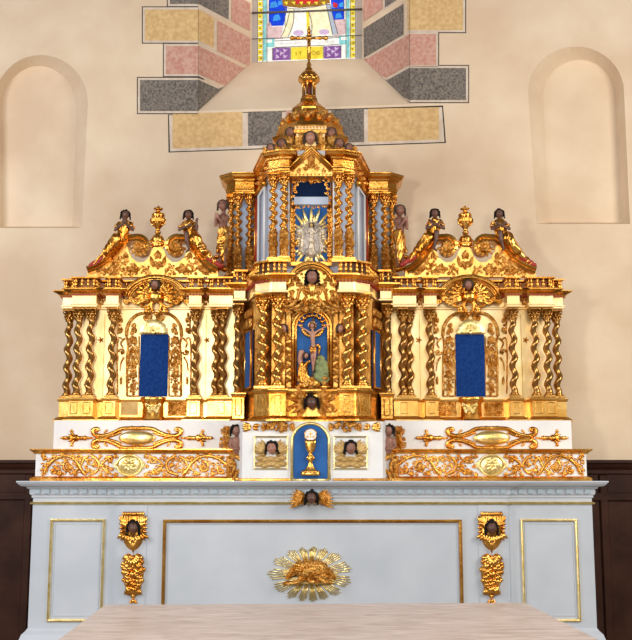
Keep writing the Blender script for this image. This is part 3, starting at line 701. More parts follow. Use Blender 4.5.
# ================================================================== GRADINS (shelves behind the altar top)
def gradin_half(s):
    T = TL if s < 0 else TR; Y = .14
    side = 'left' if s < 0 else 'right'
    t = thing('gradin', 'lower shelf with pierced gilt scroll frieze on white, %s of the chalice door' % side, 'altar shelf', (s * 1.1, .5, ZC), 'lower shelves beside the tabernacle')
    x0 = D(75, 450, .06) + .001; x1 = D(277 if s < 0 else 274, 465, Y); zt, za, zb_ = Zat(449, Y), Zat(453.5, Y), Zat(476.5, Y)
    mb = MB(T); mb.box(x0, x1, Y, .9, ZC, zt - .005); mb.build('shelf_body', 'white_paint', t)
    pl = [(x0, Y), (x1, Y), (x1, .9)]
    mb = MB(T); sweep(mb, pl, [(0, za - .004), (.012, za), (.016, za + .008), (.03, zt - .01), (.034, zt - .006), (.034, zt)], .9); mb.build('top_moulding', 'gold', t)
    mb = MB(T); sweep(mb, pl, [(.026, ZC), (.026, ZC + .016), (.012, zb_ - .004), (.008, zb_), (0, zb_ + .002)], .9); mb.build('bottom_moulding', 'gold', t)
    c = 183 if s < 0 else 179; yc = 465.2
    mb = MB(T); rl = Relief(mb, Y - .002, c)
    for sg in (-1, 1):
        Lh = (c - 76) if sg < 0 else (272 - c); k_ = Lh / 96
        def X(v): return sg * v * k_
        # the cross of strapwork near the medallion, then the big rinceau
        rl.stroke([(X(18), 456), (X(25), 460), (X(30), 465), (X(25), 471), (X(18), 475)], (1.2, .9)); rl.stroke([(X(42), 455), (X(35), 460), (X(33), 466), (X(36), 472), (X(44), 475)], (1.5, 1.2))
        rl.spiral(X(22), 459.5, 4.2, 1.3, 0, sg, (1.1, .5)); rl.spiral(X(23), 471, 4.2, 1.3, PI, -sg, (1.1, .5)); rl.leaf(X(24), 465.5, 0 if sg > 0 else PI, 10 * k_, 1.3)
        rl.stroke([(X(47), 475), (X(52), 470), (X(56), 463), (X(63), 457), (X(72), 456), (X(80), 459), (X(88), 466), (X(92), 474)], (1.3, 1.7))
        rl.stroke([(X(44), 456), (X(49), 459), (X(52), 465), (X(58), 471), (X(64), 474)], (1.2, .8))
        rl.spiral(X(66), 467, 6.2, 1.5, PI / 2, -sg, (1.3, .6)); rl.rosette(X(66), 467, 3.4, 6, .004)
        rl.spiral(X(82), 470.5, 4.6, 1.3, PI / 2, sg, (1.2, .5)); rl.spiral(X(54), 458, 3.6, 1.3, 0, sg, (1, .4)); rl.spiral(X(49), 472, 3.6, 1.3, 2, sg, (1, .4))
        for x, y, a, L in ((58, 461, 2.2, 6), (62, 458, 1.9, 6), (72, 456, 1.2, 5), (78, 458, .3, 7), (85, 463, -.3, 6), (88, 467, .4, 6), (91, 460, 1.2, 7), (94, 457, 2.0, 6), (93, 469, -.6, 5), (73, 473, -.3, 7), (57, 473, -.5, 6), (44, 461, .5, 6), (43, 470, -.4, 6), (36, 465, 0, 7), (14, 458, 1.1, 6), (14, 473, -1.1, 6), (30, 457, .6, 5), (30, 474, -.6, 5)):
            rl.acanthus(X(x), y, a if sg > 0 else PI - a, L * .8)
        for x, y in ((40, 458), (40, 473), (70, 461), (90, 471), (75, 468), (61, 460)): rl.ball(X(x), y, 1.1, .003)
    rl.field(15 - c + 75 if 0 else -(c - 76) + 1, -16, 455.5, 475.5, 2.7, -.002, False, 21); rl.field(16, 272 - c, 455.5, 475.5, 2.7, -.002, False, 22)
    mb.sides('scroll_frieze', 'gold', t)
    mb = MB(T); rl = Relief(mb, Y - .003, c)
    k = rl.k(465); ctr = rl.p(0, yc)
    mb.ell((ctr.x, Y, ctr.z), (12 * k, .014, 9.8 * k), 28, 8); 
    for i in range(8): a = i * PI / 4; rl.leaf(0, yc, a, 8, 1.9, .014)
    rl.stroke([(12.6 * math.cos(i * PI / 12), yc - 10.2 * math.sin(i * PI / 12)) for i in range(25)], 1.0, .003, sub=0); rl.ball(0, yc, 1.8, .016)
    for sg in (-1, 1): rl.fan(sg * 12, yc, 5, PI / 2 - sg * PI / 2 - 1, PI / 2 - sg * PI / 2 + 1, 5, .18)
    mb.build('medallion', 'gold_pale', t, 'round pale gilt medallion')
    mb = MB(T); rl = Relief(mb, Y - .002, c)
    return t
def upper_gradin(s):
    T = TL if s < 0 else TR; Y = .30
    side = 'left' if s < 0 else 'right'
    t = thing('gradin', 'upper white shelf with a long gilt cartouche, below the %s wing' % side, 'altar shelf', (s * 1.1, .6, Zat(449, Y)), 'upper shelves below the wings')
    x0 = D(75, 450, .06) + .001; x1 = D(259 if s < 0 else 259, 436, Y); mb = MB(T)
    mb.box(x0, x1, Y, .95, Zat(449, .14), Zat(420.5, Y)); mb.build('shelf_body', 'white_paint', t)
    c = 175.5 if s < 0 else 179; yc = 438
    mb = MB(T); rl = Relief(mb, Y - .002, c); k = rl.k(yc)
    for sg in (-1, 1):
        for v in (-1, 1):
            rl.stroke([(0, yc - v * 9.8), (sg * 8, yc - v * 9.8), (sg * 16, yc - v * 9), (sg * 23, yc - v * 5.5), (sg * 31, yc - v * 2.8), (sg * 40, yc - v * 2.2)], (1.9, 1.8)); rl.stroke([(sg * 16, yc - v * 6), (sg * 22, yc - v * 3.5), (sg * 30, yc - v * 1.2)], (1.4, 1.6), -.004)
            rl.stroke([(sg * 24, yc - v * 3), (sg * 32, yc - v * 1.2), (sg * 42, yc - v * .6)], (1.6, 1.2))
            rl.stroke([(sg * 38, yc - v * 2), (sg * 43, yc - v * 4), (sg * 44, yc - v * 8), (sg * 40, yc - v * 9.5), (sg * 38.5, yc - v * 7)], (2.4, 1.5)); rl.ball(sg * 40, yc - v * 7.5, 1.9)
            rl.stroke([(sg * 30, yc - v * 3), (sg * 32.5, yc - v * 6), (sg * 30.5, yc - v * 7.5)], (.9, .6)); rl.ball(sg * 30.5, yc - v * 7.5, 1.2)
            rl.stroke([(sg * 57, yc), (sg * 63, yc - v * 2.5), (sg * 66, yc - v * 6.5)], (1.5, 1.0)); rl.ball(sg * 65.5, yc - v * 7, 1.7)
            rl.leaf(sg * 62, yc, (0 if sg > 0 else PI) + v * sg * .5, 8, 1.5)
        rl.stroke([(sg * 44, yc), (sg * 52, yc)], 1.0, sub=0); rl.ball(sg * 52, yc, 2.6); rl.ball(sg * 48.5, yc, 1.5)
        rl.stroke([(sg * 54, yc), (sg * 66, yc), (sg * 73, yc)], (1.9, 1.4)); rl.leaf(sg * 56, yc, 0 if sg > 0 else PI, 14, 3); rl.ball(sg * 71, yc, 2.0); rl.leaf(sg * 71, yc, 0 if sg > 0 else PI, 6, 1.5)
    rl.spiral(-4, yc + 9.5, 2.6, 1.1, 0, 1, (.9, .5), False); rl.spiral(4, yc + 9.5, 2.6, 1.1, PI, -1, (.9, .5), False); rl.spiral(-6, yc - 9.5, 2.6, 1.1, 0, 1, (.9, .5), False); rl.spiral(6, yc - 9.5, 2.6, 1.1, PI, -1, (.9, .5), False)
    cr = mb.build('cartouche', 'gold', t)
    mb = MB(T); rl = Relief(mb, Y - .002, c); ctr = rl.p(0, yc); mb.ell((ctr.x, Y - .008, ctr.z), (18.5 * k, .026, 7.4 * k), 32, 10); mb.build('cartouche_boss', 'gold_pale', cr, 'smooth oval gilt boss')
    # foliage console closing the shelf beside the middle block
    mb = MB(T); rl = Relief(mb, Y - .012, 86); rl.field(-6, 7, 424, 449, 4.0, 0, False, 4)
    for y in (427, 433, 439, 445): rl.acanthus(0, y, -PI / 2, 8, .006)
    mb.build('foliage_console', 'gold_carved', t)
for s in (-1, 1): gradin_half(s); upper_gradin(s)
# ================================================================== MIDDLE BLOCK: CHALICE DOOR
YT = .06
tb = thing('tabernacle', 'white tabernacle block with a blue chalice door between two cherub reliefs', 'tabernacle', (0, .4, ZC))
xw = D(75, 450, YT); zt = Zat(421.5, YT)
mb = MB(); mb.slab([(-xw, .9), (-xw, .13), (-xw + .03, YT), (xw - .03, YT), (xw, .13), (xw, .9)], ZC, zt); mb.build('tabernacle_body', 'white_paint', tb)
mb = MB()
for a, b in ((-73, -20.5), (20.5, 73)): mb.bbox(D(a, 480, YT), D(b, 480, YT), YT - .012, YT, ZC, ZC + .016, .003)
mb.build('bottom_moulding', 'gold', tb)
cdx = -2
x0, x1 = D(cdx - 18.5, 450, YT), D(cdx + 18.5, 450, YT); ysp = 442; r = (x1 - x0) / 2; xm = (x0 + x1) / 2
def archpoly(xm, r, zb, zs, n=24): return [(xm - r, zb), (xm + r, zb)] + [(xm + r * math.cos(PI * i / n), zs + r * math.sin(PI * i / n)) for i in range(n + 1)]
zb_, zs = ZC + .006, Zat(ysp, YT)
mb = MB(); mb.prism(archpoly(xm, r, zb_, zs), YT - .008, YT); door = mb.build('tabernacle_door', 'blue_paint', tb, 'round-headed blue door')
mb = MB(); mb.tube([(xm - r, YT - .008, zb_)] + [(xm - r * math.cos(PI * i / 24), YT - .008, zs + r * math.sin(PI * i / 24)) for i in range(25)] + [(xm + r, YT - .008, zb_), ], .010, 8); mb.tube([(xm - r, YT - .008, zb_), (xm + r, YT - .008, zb_)], .009, 8); mb.build('door_frame', 'gold_pale', door)
k = m(YT, 450); zz = lambda y: Zat(y, YT)
mb = MB(); YC = YT - .022
mb.lathe([(13 * k * .72, zz(475.5)), (9.6 * k, zz(474)), (9.5 * k, zz(472.5)), (6 * k, zz(470)), (3.2 * k, zz(467)), (1.8 * k, zz(463.5)), (2.0 * k, zz(461)), (4.2 * k, zz(459)), (4.2 * k, zz(457)), (1.9 * k, zz(455.5)), (1.8 * k, zz(453)), (3.6 * k, zz(451)), (5.2 * k, zz(447)), (5.3 * k, zz(443)), (6.0 * k, zz(440))], xm, YC, 24, .35)
for i in range(9): a = PI + PI * i / 8; mb.ell((xm + math.cos(a) * 8 * k, YC + math.sin(a) * 3 * k, zz(472)), 1.4 * k, 8, 6)
ch = mb.build('chalice', 'gold', door, 'gilt chalice')
mb = MB(); ho = [(xm + 6.2 * k * math.cos(i * PI / 14), zz(435) + 6.2 * k * math.sin(i * PI / 14)) for i in range(28)]; mb.prism(ho, YC - .006, YC + .004); mb.build('host', 'white_paint', ch, 'round white host with a gilt cross')
mb = MB(); c = zz(435); mb.box(xm - .5 * k, xm + .5 * k, YC - .008, YC - .004, c - 3 * k, c + 3.4 * k); mb.box(xm - 2 * k, xm + 2 * k, YC - .008, YC - .004, c + .6 * k, c + 1.5 * k); mb.tube([(xm + 5.9 * k * math.cos(i * PI / 12), YC - .006, c + 5.9 * k * math.sin(i * PI / 12)) for i in range(25)], .5 * k, 5)
for sg in (-1, 1): mb.ell((xm + sg * 3 * k, YC - .006, c - 1.8 * k), 1.0 * k, 8, 6)
mb.build('host_emblem', 'gold', ch)
for s in (-1, 1):
    cc = (-41.5 if s < 0 else 38.0); T = None
    xa, xb = D(cc - 17, 452, YT), D(cc + 17, 452, YT); za, zb2 = Zat(469.5, YT), Zat(436, YT)
    mb = MB(); frame(mb, xa, xb, za, zb2, YT, .009, .011); pn = mb.build('relief_panel', 'gold_pale', tb)
    mb = MB(); rl = Relief(mb, YT - .001, cc)
    for sg in (-1, 1):
        for row in range(3):
            for i in range(4): rl.leaf(sg * (4 + row), 452, PI / 2 - sg * (.45 + .3 * i), 14.5 - row * 3.5, 2.3, .002 + .004 * row)
        for x, y, r in ((11.5, 464, 3.6), (6.5, 465, 3.8), (11, 458, 3.6), (6, 459.5, 3.8), (2, 464, 3.8), (12.5, 452, 3.0), (1.5, 459, 3.2), (8, 454, 3), (12, 447, 2.6)):
            k_ = rl.k(y) * r; rl.mb.ell(rl.p(sg * x, y, 0), (k_ * 1.25, k_ * .55, k_ * .85), 12, 8)
            rl.stroke([(sg * (x + r * .85 * (1 - i * .07) * math.cos(a_)), y - r * .62 * (1 - i * .07) * math.sin(a_)) for i, a_ in enumerate([.2 + i * .55 for i in range(10)])], (.75, .5), .0105, sub=0)
    mb.build('clouds_and_wings', 'gold_matt', pn, 'dull gold wings above rolling clouds')
    put_head('cherub_head', (D(cc + (0 if s > 0 else 1), 448, YT), YT - .022, Zat(448, YT)), 6.1 * k, tb, None, 'skin_pale' if s < 0 else 'skin_mid', 'hair_black', .12 * s, .6, 'pale cherub head with dark curls' if s < 0 else 'brown cherub head with dark curls', seed=20 + s)
    # fruit swag
    mb = MB(); cc = (-34.5 if s < 0 else 32.5); rl = Relief(mb, YT - .002, cc); Q = random.Random(8 + s)
    for i in range(26):
        a = Q.uniform(-1, 1); rl.ball(a * 11, 426.5 + Q.uniform(-1, 1) * 4.5 * (1 - a * a * .6), Q.uniform(1.8, 2.8), .008)
    rl.fan(-11, 427, 7, PI - .7, PI + .7, 5, .2); rl.fan(11, 427, 7, -.7, .7, 5, .2); rl.ball(0, 422.5, 2.2, .006)
    mb.build('fruit_swag', 'gold_carved', tb)
    mb = MB(); rl = Relief(mb, YT - .002, s * 60 - 1)
    for i in range(4): rl.leaf(0, 427, (0 if s > 0 else PI) + (i - 1.5) * .32, 10, 1.9)
    rl.leaf(s * -1, 427, PI / 2 + s * PI / 2 + .3, 8, 1.9, .004); rl.leaf(-s, 427, PI / 2 + s * PI / 2 - .5, 7, 1.7, .004)
    mb.build('palm_spray', 'gold', tb)
    # cherub herm at the corner, above a foliage scroll
#PART3
# ================================================================== RETABLE WINGS
def q2(pts, T): return pts
ZPB, ZPT = Zat(421.5, .40), Zat(398, .42)              # plinth
ZCB, ZCT = Zat(397.5, .46), Zat(308.5, .46)            # columns incl. base and capital
ZAR, ZFR, ZCO = Zat(304.5, .40), Zat(295, .40), Zat(288.5, .36)
ZBT = Zat(277.5, .42)                                  # top of the balustrade
def wing_statics(s):
    T = TL if s < 0 else TR; side = 'left' if s < 0 else 'right'
    t = thing('altarpiece_wing', '%s gilt wing of the altarpiece with twisted columns around a blue niche' % side, 'altarpiece', (s * 1.1, .7, ZPB), 'wings of the altarpiece')
    Yp = .52; cn = 158.8 if s < 0 else 157.5; ca = 156.5 if s < 0 else 156; cu = 155 if s < 0 else 152.5   # niche, arch and urn centres
    px = {k: D(v, 355, .46) for k, v in dict(a=90.0, c=117.5, d=200.5, e=222.5, f=235).items()}
    px['b'] = D(96.7, 355, .495); px['g'] = D(244.5, 355, .53)
    X0, X1 = .535, px['g'] + .037; xn = D(cn, 355, .5); w = .042
    # plinth with pedestals
    mb = MB(T); mb.slab([(X0, .95), (X0, Yp + .004), (px['f'] + .02, Yp + .004), (px['f'] + .02, .95)], ZPB, ZCO - .01)
    def plan(e=0, gap=False):
        P1 = [(X0 + .003, .80), (X0 + .006, .40), (px['b'] + w, .40), (px['b'] + w, Yp), (px['c'] - w, Yp), (px['c'] - w, .40), (px['c'] + w, .40), (px['c'] + w, Yp)]
        P2 = [(px['d'] - w, Yp), (px['d'] - w, .40), (px['d'] + w, .40), (px['d'] + w, Yp), (px['e'] - w, Yp), (px['e'] - w, .40), (px['f'] + .036, .40), (px['f'] + .036, .475), (X1, .475), (X1, .95)]
        return P1, P2
    P1, P2 = plan()
    mb.build('wing_body', 'gold_flat', t)
    full = P1 + P2
    mb = MB(T)
    sweep(mb, full, [(.03, ZPB), (.03, ZPB + .012), (.018, ZPB + .024), (.006, ZPB + .034), (0, ZPB + .036), (0, ZPT - .022), (.008, ZPT - .016), (.012, ZPT - .004), (.012, ZPT)], .95)
    pl = mb.build('plinth', 'gold_warm', t)
    mb = MB(T)
    for x, y in ((px['a'], .40), (px['b'] + .003, .40), (px['c'], .40), (px['d'], .40), (px['e'], .40), (px['f'], .40)):
        if x == px['b'] + .003: continue
        frame(mb, x - .024, x + .024, ZPB + .05, ZPT - .03, y, .004, .004)
    mb.each('pedestal_frame', 'gold_dark', t)
    # carved field left and right of the console, a plain one on the outer left
    for a_, b_, sd_ in (((-33, -14, 3),) if s < 0 else ((-33, -14, 3), (14, 33, 5))):
        mb = MB(T); rl = Relief(mb, Yp - .002, cn); p_, q_ = rl.p(a_, 416), rl.p(b_, 400.5); mb.box(p_.x, q_.x, Yp - .004, Yp, p_.z, q_.z); rl.field(a_, b_, 401, 415.5, 2.6, .003, True, sd_); mb.build('carved_plinth_panel', 'gold_carved', t)
    if s < 0:
        mb = MB(T); a, b = D(cn + 16, 408, Yp), D(cn + 33, 408, Yp); mb.box(a, b, Yp - .004, Yp, Zat(415, Yp), Zat(402, Yp)); mb.build('plain_plinth_panel', 'gold_matt', t)
    # round console below the niche
    mb = MB(T); k = m(.5, 400); r = 11.5 * k; z = lambda y: Zat(y, .44)
    mb.lathe([(r * .85, z(419)), (r * .95, z(416)), (r * .9, z(404)), (r * .95, z(402)), (r * 1.12, z(400)), (r * 1.15, z(397.5)), (r * 1.1, z(396.5))], xn, Yp, 24, .8, PI, 2 * PI)
    mb.add([(xn - r * 1.1, Yp, z(396.5)), (xn + r * 1.1, Yp, z(396.5))] + [(xn + r * 1.1 * math.cos(PI + PI * i / 12), Yp + .8 * r * 1.1 * math.sin(PI + PI * i / 12), z(396.5)) for i in range(1, 12)][::-1], [tuple(range(13))], False)
    cs = mb.build('round_console', 'gold', t)
    mb = MB(T); rl = Relief(mb, .455, cn + (.7 if s < 0 else -.7)); 
    for sg in (-1, 1): rl.spiral(sg * 4, 408, 3.2, 1.3, PI / 2, sg, (1, .4)); rl.acanthus(sg * 2, 412, PI / 2 - sg * .8, 5); rl.acanthus(sg * 6, 406, PI / 2 - sg * .3, 4)
    rl.rosette(0, 408, 3, 6, .006); mb.build('console_carving', 'gold_pale', cs)
    # niche: blue cloth, shell, carved strips
    Yn = Yp - .004; hw = 14 if s < 0 else 14.5
    mb = MB(T); xa, xb = D(cn - hw, 366, Yn), D(cn + hw, 366, Yn); za, zb2 = Zat(396.5, Yn), Zat(334.5, Yn); mb.box(xa, xb, Yn - .004, Yn, za, zb2); mb.build('blue_niche_cloth', 'blue_cloth', t, 'plain deep blue cloth panel')
    mb = MB(T); rl = Relief(mb, Yn - .002, cn); k = rl.k(326); c0 = rl.p(0, 334)
    vs = []; n = 18
    for j in range(6):
        for i in range(n + 1):
            a = PI * i / n; rr = j / 5; fl_ = (1 + .07 * math.cos(a * n)) if j else 1
            vs.append((c0.x + math.cos(a) * rr * 13.8 * k * fl_, Yn - .006 - .03 * math.sin(rr * PI * .8) - (.013 if i % 2 else 0) * rr, c0.z + math.sin(a) * rr * 14.5 * k * fl_))
    mb.add(vs, [(j * (n + 1) + i, j * (n + 1) + i + 1, (j + 1) * (n + 1) + i + 1, (j + 1) * (n + 1) + i) for j in range(5) for i in range(n)]); rl.ball(0, 333, 2.6, .03); rl.fan(0, 333, 13.5, .12, PI - .12, 11, .075, .026)
    rl.stroke([(-14, 333.5), (0, 333.5), (14, 333.5)], .8); mb.build('niche_shell', 'gold_pale', t, 'pale gilt scallop shell')
    mb = MB(T); rl = Relief(mb, Yn, cn)
    for sg in (-1, 1):
        rl.stroke([(sg * 6, 321), (sg * 3, 317), (sg * 7, 313.5), (sg * 15, 314), (sg * 22, 319), (sg * 26.5, 327), (sg * 27.5, 336)], (1.3, 1.6)); rl.spiral(sg * 8, 317.5, 4, 1.4, PI / 2, sg, (1.2, .5))
        rl.stroke([(sg * 27.5, 336), (sg * 26, 345), (sg * 27, 360), (sg * 27, 396)], 1.0); rl.stroke([(sg * 15, 336), (sg * 15, 396)], .6, sub=0); rl.stroke([(sg * 27, 396), (sg * 15, 396)], .7, sub=0)
        rl.stroke([(sg * 36, 316), (sg * 36, 334)], .7, sub=0); rl.stroke([(sg * 31, 340), (sg * 36.5, 342), (sg * 36.5, 394)], .7)
        # candelabra strip
        rl.field(min(sg * 16, sg * 26.5), max(sg * 16, sg * 26.5), 337, 394, 2.2, -.001, False, 12); rl.rosette(sg * 21, 340, 4.8, 6, .003); rl.acanthus(sg * 20, 332, PI / 2, 6); rl.acanthus(sg * 21, 327, PI / 2 + sg * .5, 5); rl.rosette(sg * 22, 333, 2.6, 5, .003)
        for v in (-1, 1): rl.spiral(sg * 21 + v * 2.9, 352, 2.8, 1.3, PI / 2, v, (.9, .4)); rl.spiral(sg * 21 + v * 3, 364, 2.5, 1.2, -PI / 2, -v, (.9, .4)); rl.stroke([(sg * 21 + v * 5, 350), (sg * 21 + v * 3.6, 357), (sg * 21 + v * 5, 363)], .8); rl.stroke([(sg * 21 + v * 1, 345), (sg * 21 + v * 4, 347)], .7)
        rl.leaf(sg * 21, 366, PI / 2, 12, 1.6); rl.acanthus(sg * 21, 372, -PI / 2, 7); rl.acanthus(sg * 21, 377, PI / 2, 6); rl.ball(sg * 21, 381, 1.5); rl.acanthus(sg * 21, 384, -PI / 2, 6); rl.acanthus(sg * 21, 389, PI / 2, 5); rl.ball(sg * 21, 393, 1.2); rl.leaf(sg * 21, 390, -PI / 2, 6, 1.1); rl.stroke([(sg * 21, 366), (sg * 21, 394)], .5, sub=0)
        # outer slim drops and ears
        rl.acanthus(sg * 34, 322, PI / 2, 6); rl.acanthus(sg * 34, 328, -PI / 2, 6); rl.ball(sg * 34, 325, 1.5); rl.leaf(sg * 34, 317, PI / 2, 5, 1.1)
        rl.spiral(sg * 32, 352, 3.4, 1.3, 0, sg, (.9, .4)); rl.stroke([(sg * 30, 357), (sg * 33, 363), (sg * 34, 371)], (.9, .4)); rl.stroke([(sg * 29, 338), (sg * 33, 343), (sg * 31, 348)], (.9, .6)); rl.leaf(sg * 33, 376, -PI / 2, 9, 1.1); rl.leaf(sg * 33, 385, PI / 2, 6, 1.1)
    mb.sides('carved_niche_surround', 'gold_carved', t, xc=xn)
    # columns
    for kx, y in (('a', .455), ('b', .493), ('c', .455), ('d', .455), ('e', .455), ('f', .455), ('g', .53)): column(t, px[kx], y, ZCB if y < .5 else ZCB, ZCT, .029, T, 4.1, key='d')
    # door gaps and small stars on the plain panels
    mb = MB(T)
    for d in (107, 209): x = D(d, 355, Yp); mb.box(x - .0015, x + .0015, Yp - .001, Yp + .001, ZPT, ZCT - .03)
    mb.each('panel_joint', 'gold_dark', t)
    mb = MB(T); rl = Relief(mb, Yp - .001, 0)
    for d in ((106, 212) if s < 0 else (106, 213)): rl.fan(d, 340, 3.4, 0, 2 * PI * .8, 5, .2)
    mb.sides('gilt_star', 'gold', t)
    # entablature
    yb = .95
    ent = [(0, ZCT), (.004, ZCT + .004), (.004, ZAR - .006), (.012, ZAR - .002), (.012, ZAR + .004), (0, ZAR + .008), (0, ZFR - .004)]
    mb = MB(T); sweep(mb, full, ent, yb); 
    mb.build('architrave_and_frieze', 'gold_flat', t)
    cor = [(.0, ZFR - .004), (.016, ZFR), (.02, ZFR + .012), (.042, ZFR + .022), (.05, ZCO - .012), (.058, ZCO - .006), (.058, ZCO)]
    xaL, xaR = xn - D(32.5, 296, .5), xn + D(32.5, 296, .5)
    i1 = P1[:-1] + [(px['c'] + w, Yp), (max(xaL, px['c'] + w + .01), Yp)]; i2 = [(xaR, Yp)] + P2
    mb = MB(T); sweep(mb, i1, cor, yb); sweep(mb, i2, cor, yb); mb.sides('cornice', 'gold', t, xc=xn)
    mb = MB(T); 
    for pl_ in (i1, i2): blocks(mb, pl_, .020, .011, .0, .021, ZFR - .003, ZFR + .006)
    mb.build('dentils', 'red_paint', t)
    mb = MB(T); rl = Relief(mb, Yp - .003, 0)
    for d0, d1 in ((101, 112), (206.5, 217)): rl.field(d0, d1, 296.5, 305, 3.2, 0, True, 2)
    mb.sides('frieze_carving', 'gold_carved', t)
    # arch over the niche
    mb = MB(T); rl = Relief(mb, .47, ca)
    arc = [(33 * math.cos(PI * (.085 + .83 * i / 20)) , 303.5 - 26.5 * math.sin(PI * (.085 + .83 * i / 20))) for i in range(21)]
    for sc, tt, o in ((1, 1.7, .025), (.95, 1.1, .04), (.90, 1.3, .012), (.84, .8, .004)): rl.stroke([(x * sc, 303.5 - (303.5 - y) * sc) for x, y in arc], tt, o, sub=0, n=8)
    for x, y in arc[1:-1]:
        for j in (0,): rl.ball(x * .87, 303.5 - (303.5 - y) * .87, .8, .014)
    mb.build('arch_moulding', 'gold', t)
    mb = MB(T); zz0 = ZFR - .004; pa = [(rl.p(x * .97, 303.5 - (303.5 - y) * .97).x, rl.p(x, 303.5 - (303.5 - y) * .97).z) for x, y in arc]; mb.prism(pa, .475, .62); mb.build('arch_tympanum', 'gold_carved', t)
    mb = MB(T); rl = Relief(mb, .47, ca)
    for sg in (-1, 1):
        for row in range(3):
            for i in range(6): rl.leaf(sg * (5 + row * 1.5), 298 - i * 1.2, PI / 2 - sg * (2.0 - .33 * i - .1 * row), 18 - row * 4 - i * .6, 2.3, .005 + .006 * row)
        rl.spiral(sg * 8.5, 290, 5, 1.2, PI / 2, sg, (1.8, .9), False, .016); rl.stroke([(sg * 2, 294), (sg * 5, 303), (sg * 11, 307), (sg * 18, 304), (sg * 21, 299)], (1.6, .8), .004); rl.spiral(sg * 25, 299, 3.5, 1.2, 0, -sg, (1.2, .5), True, .004); rl.acanthus(sg * 6, 309, -PI / 2 + sg * .9, 8, .006)
        rl.stroke([(sg * 2, 300), (sg * 5, 306), (sg * 3, 311)], (1.6, 1), .008)
    for sg in (-1, 1):
        for x_, y_ in ((27, 293), (22, 287), (15, 282), (29, 303), (20, 303), (12, 301), (10, 283), (24, 300)): rl.acanthus(sg * x_, y_, PI / 2 - sg * .7, 6, .0); rl.ball(sg * x_, y_, 1.5, .004)
    kx = rl.p(0, 297); k = rl.k(297); mb.ell((kx.x, .47 - .018, kx.z), (6.8 * k, .03, 6.6 * k), 16, 10); mb.ell((kx.x - 2.8 * k, .46, rl.p(0, 293).z), (3.6 * k, .03, 3.6 * k), 12, 8); mb.ell((kx.x + 2.8 * k, .46, rl.p(0, 293).z), (3.6 * k, .03, 3.6 * k), 12, 8)
    for x, y in ((-3, 312), (3, 312), (0, 314)): rl.ball(x, y, 2, .004)
    mb.build('gilt_wings', 'gold', t, 'gilt wings and heart-shaped cloud')
    put_head('cherub_head', (D(ca + (1 if s < 0 else -1), 285, .45), .43, Zat(285.5, .45)), 4.6 * m(.45, 286), t, T, 'skin_mid', 'hair_brown', 0, .1, 'small brown cherub head', seed=30 + s)
    # balustrade in two runs either side of the arch
    b1 = [(x, y + (.0 if y > .5 else .0)) for x, y in P1[1:-1]] + [(px['c'] + w, Yp), (xn - D(26, 290, .5), Yp)]
    b2 = [(xn + D(26, 290, .5), Yp)] + P2[:-1] + [(X1, .9)]
    for b in (b1, b2): balustrade(t, b, ZCO, ZBT, T)
    # swan-neck pediment
    Yq = .56
    top = [(70, 270.5), (60, 266.5), (51, 260.5), (43, 252.5), (36, 244.5), (29.5, 238.5)]
    poly = [(71, 276.8), (70, 270.5), (60, 266.5), (51, 260.5), (43, 252.5), (37, 246.5), (31, 245), (29, 252), (26, 258), (20, 262.3), (14, 262), (9, 257.5), (6.5, 251), (4, 247), (0, 246)]
    sq = lambda x: x if x < 30 else 30 + (x - 30) * .74
    poly = poly + [(-sq(x), y) for x, y in poly[::-1][1:]]
    rl0 = Relief(None, Yq, cu); pw = [(rl0.p(x, y).x, rl0.p(x, y).z) for x, y in poly]
    mb = MB(T); mb.prism(pw, Yq, Yq + .06); pd = mb.build('swan_neck_pediment', 'gold_warm', t)
    mb = MB(T); k = m(Yq, 250); yw0, yw1 = Yq - .035, Yq + .08
    for sg in (-1, 1):
        c_ = [(x, y) for x, y in top] ; c_ = crom(c_, 4)
        c_ += [(18.5 + 10.5 * (1 - .8 * (i / 26) ** .9) * math.cos(.55 + i * .30) , 247 - 10.5 * (1 - .8 * (i / 26) ** .9) * math.sin(.55 + i * .30)) for i in range(27)][2:]
        pts = [rl0.p(sg * (x if sg > 0 else sq(x)), y) for x, y in c_]; N = len(pts); rs = []
        for i, p in enumerate(pts):
            tdir = (pts[min(i + 1, N - 1)] - pts[max(i - 1, 0)]).normalized(); nrm = Vector((tdir.z, 0, -tdir.x)) * (1 if sg > 0 else -1)
            th = (4.0 if i < N - 20 else 4.0 - 2.6 * (i - N + 20) / 20) * k
            y0 = yw0; a = -nrm
            rs.append([Vector((p.x, y0, p.z)) + a * th, Vector((p.x, y0 + .012, p.z)) + a * th * .2 , Vector((p.x, y0 + .004, p.z)) - a * th * .1, Vector((p.x, y0 + .012, p.z)) - a * th * .9, Vector((p.x, yw1, p.z)) - a * th * .9, Vector((p.x, yw1, p.z)) + a * th])
        mb.rings(rs, smooth=False)
    mb.sides('scroll_moulding', 'gold', pd, xc=rl0.p(0, 262).x)
    mb = MB(T); rl = Relief(mb, Yq - .002, cu)
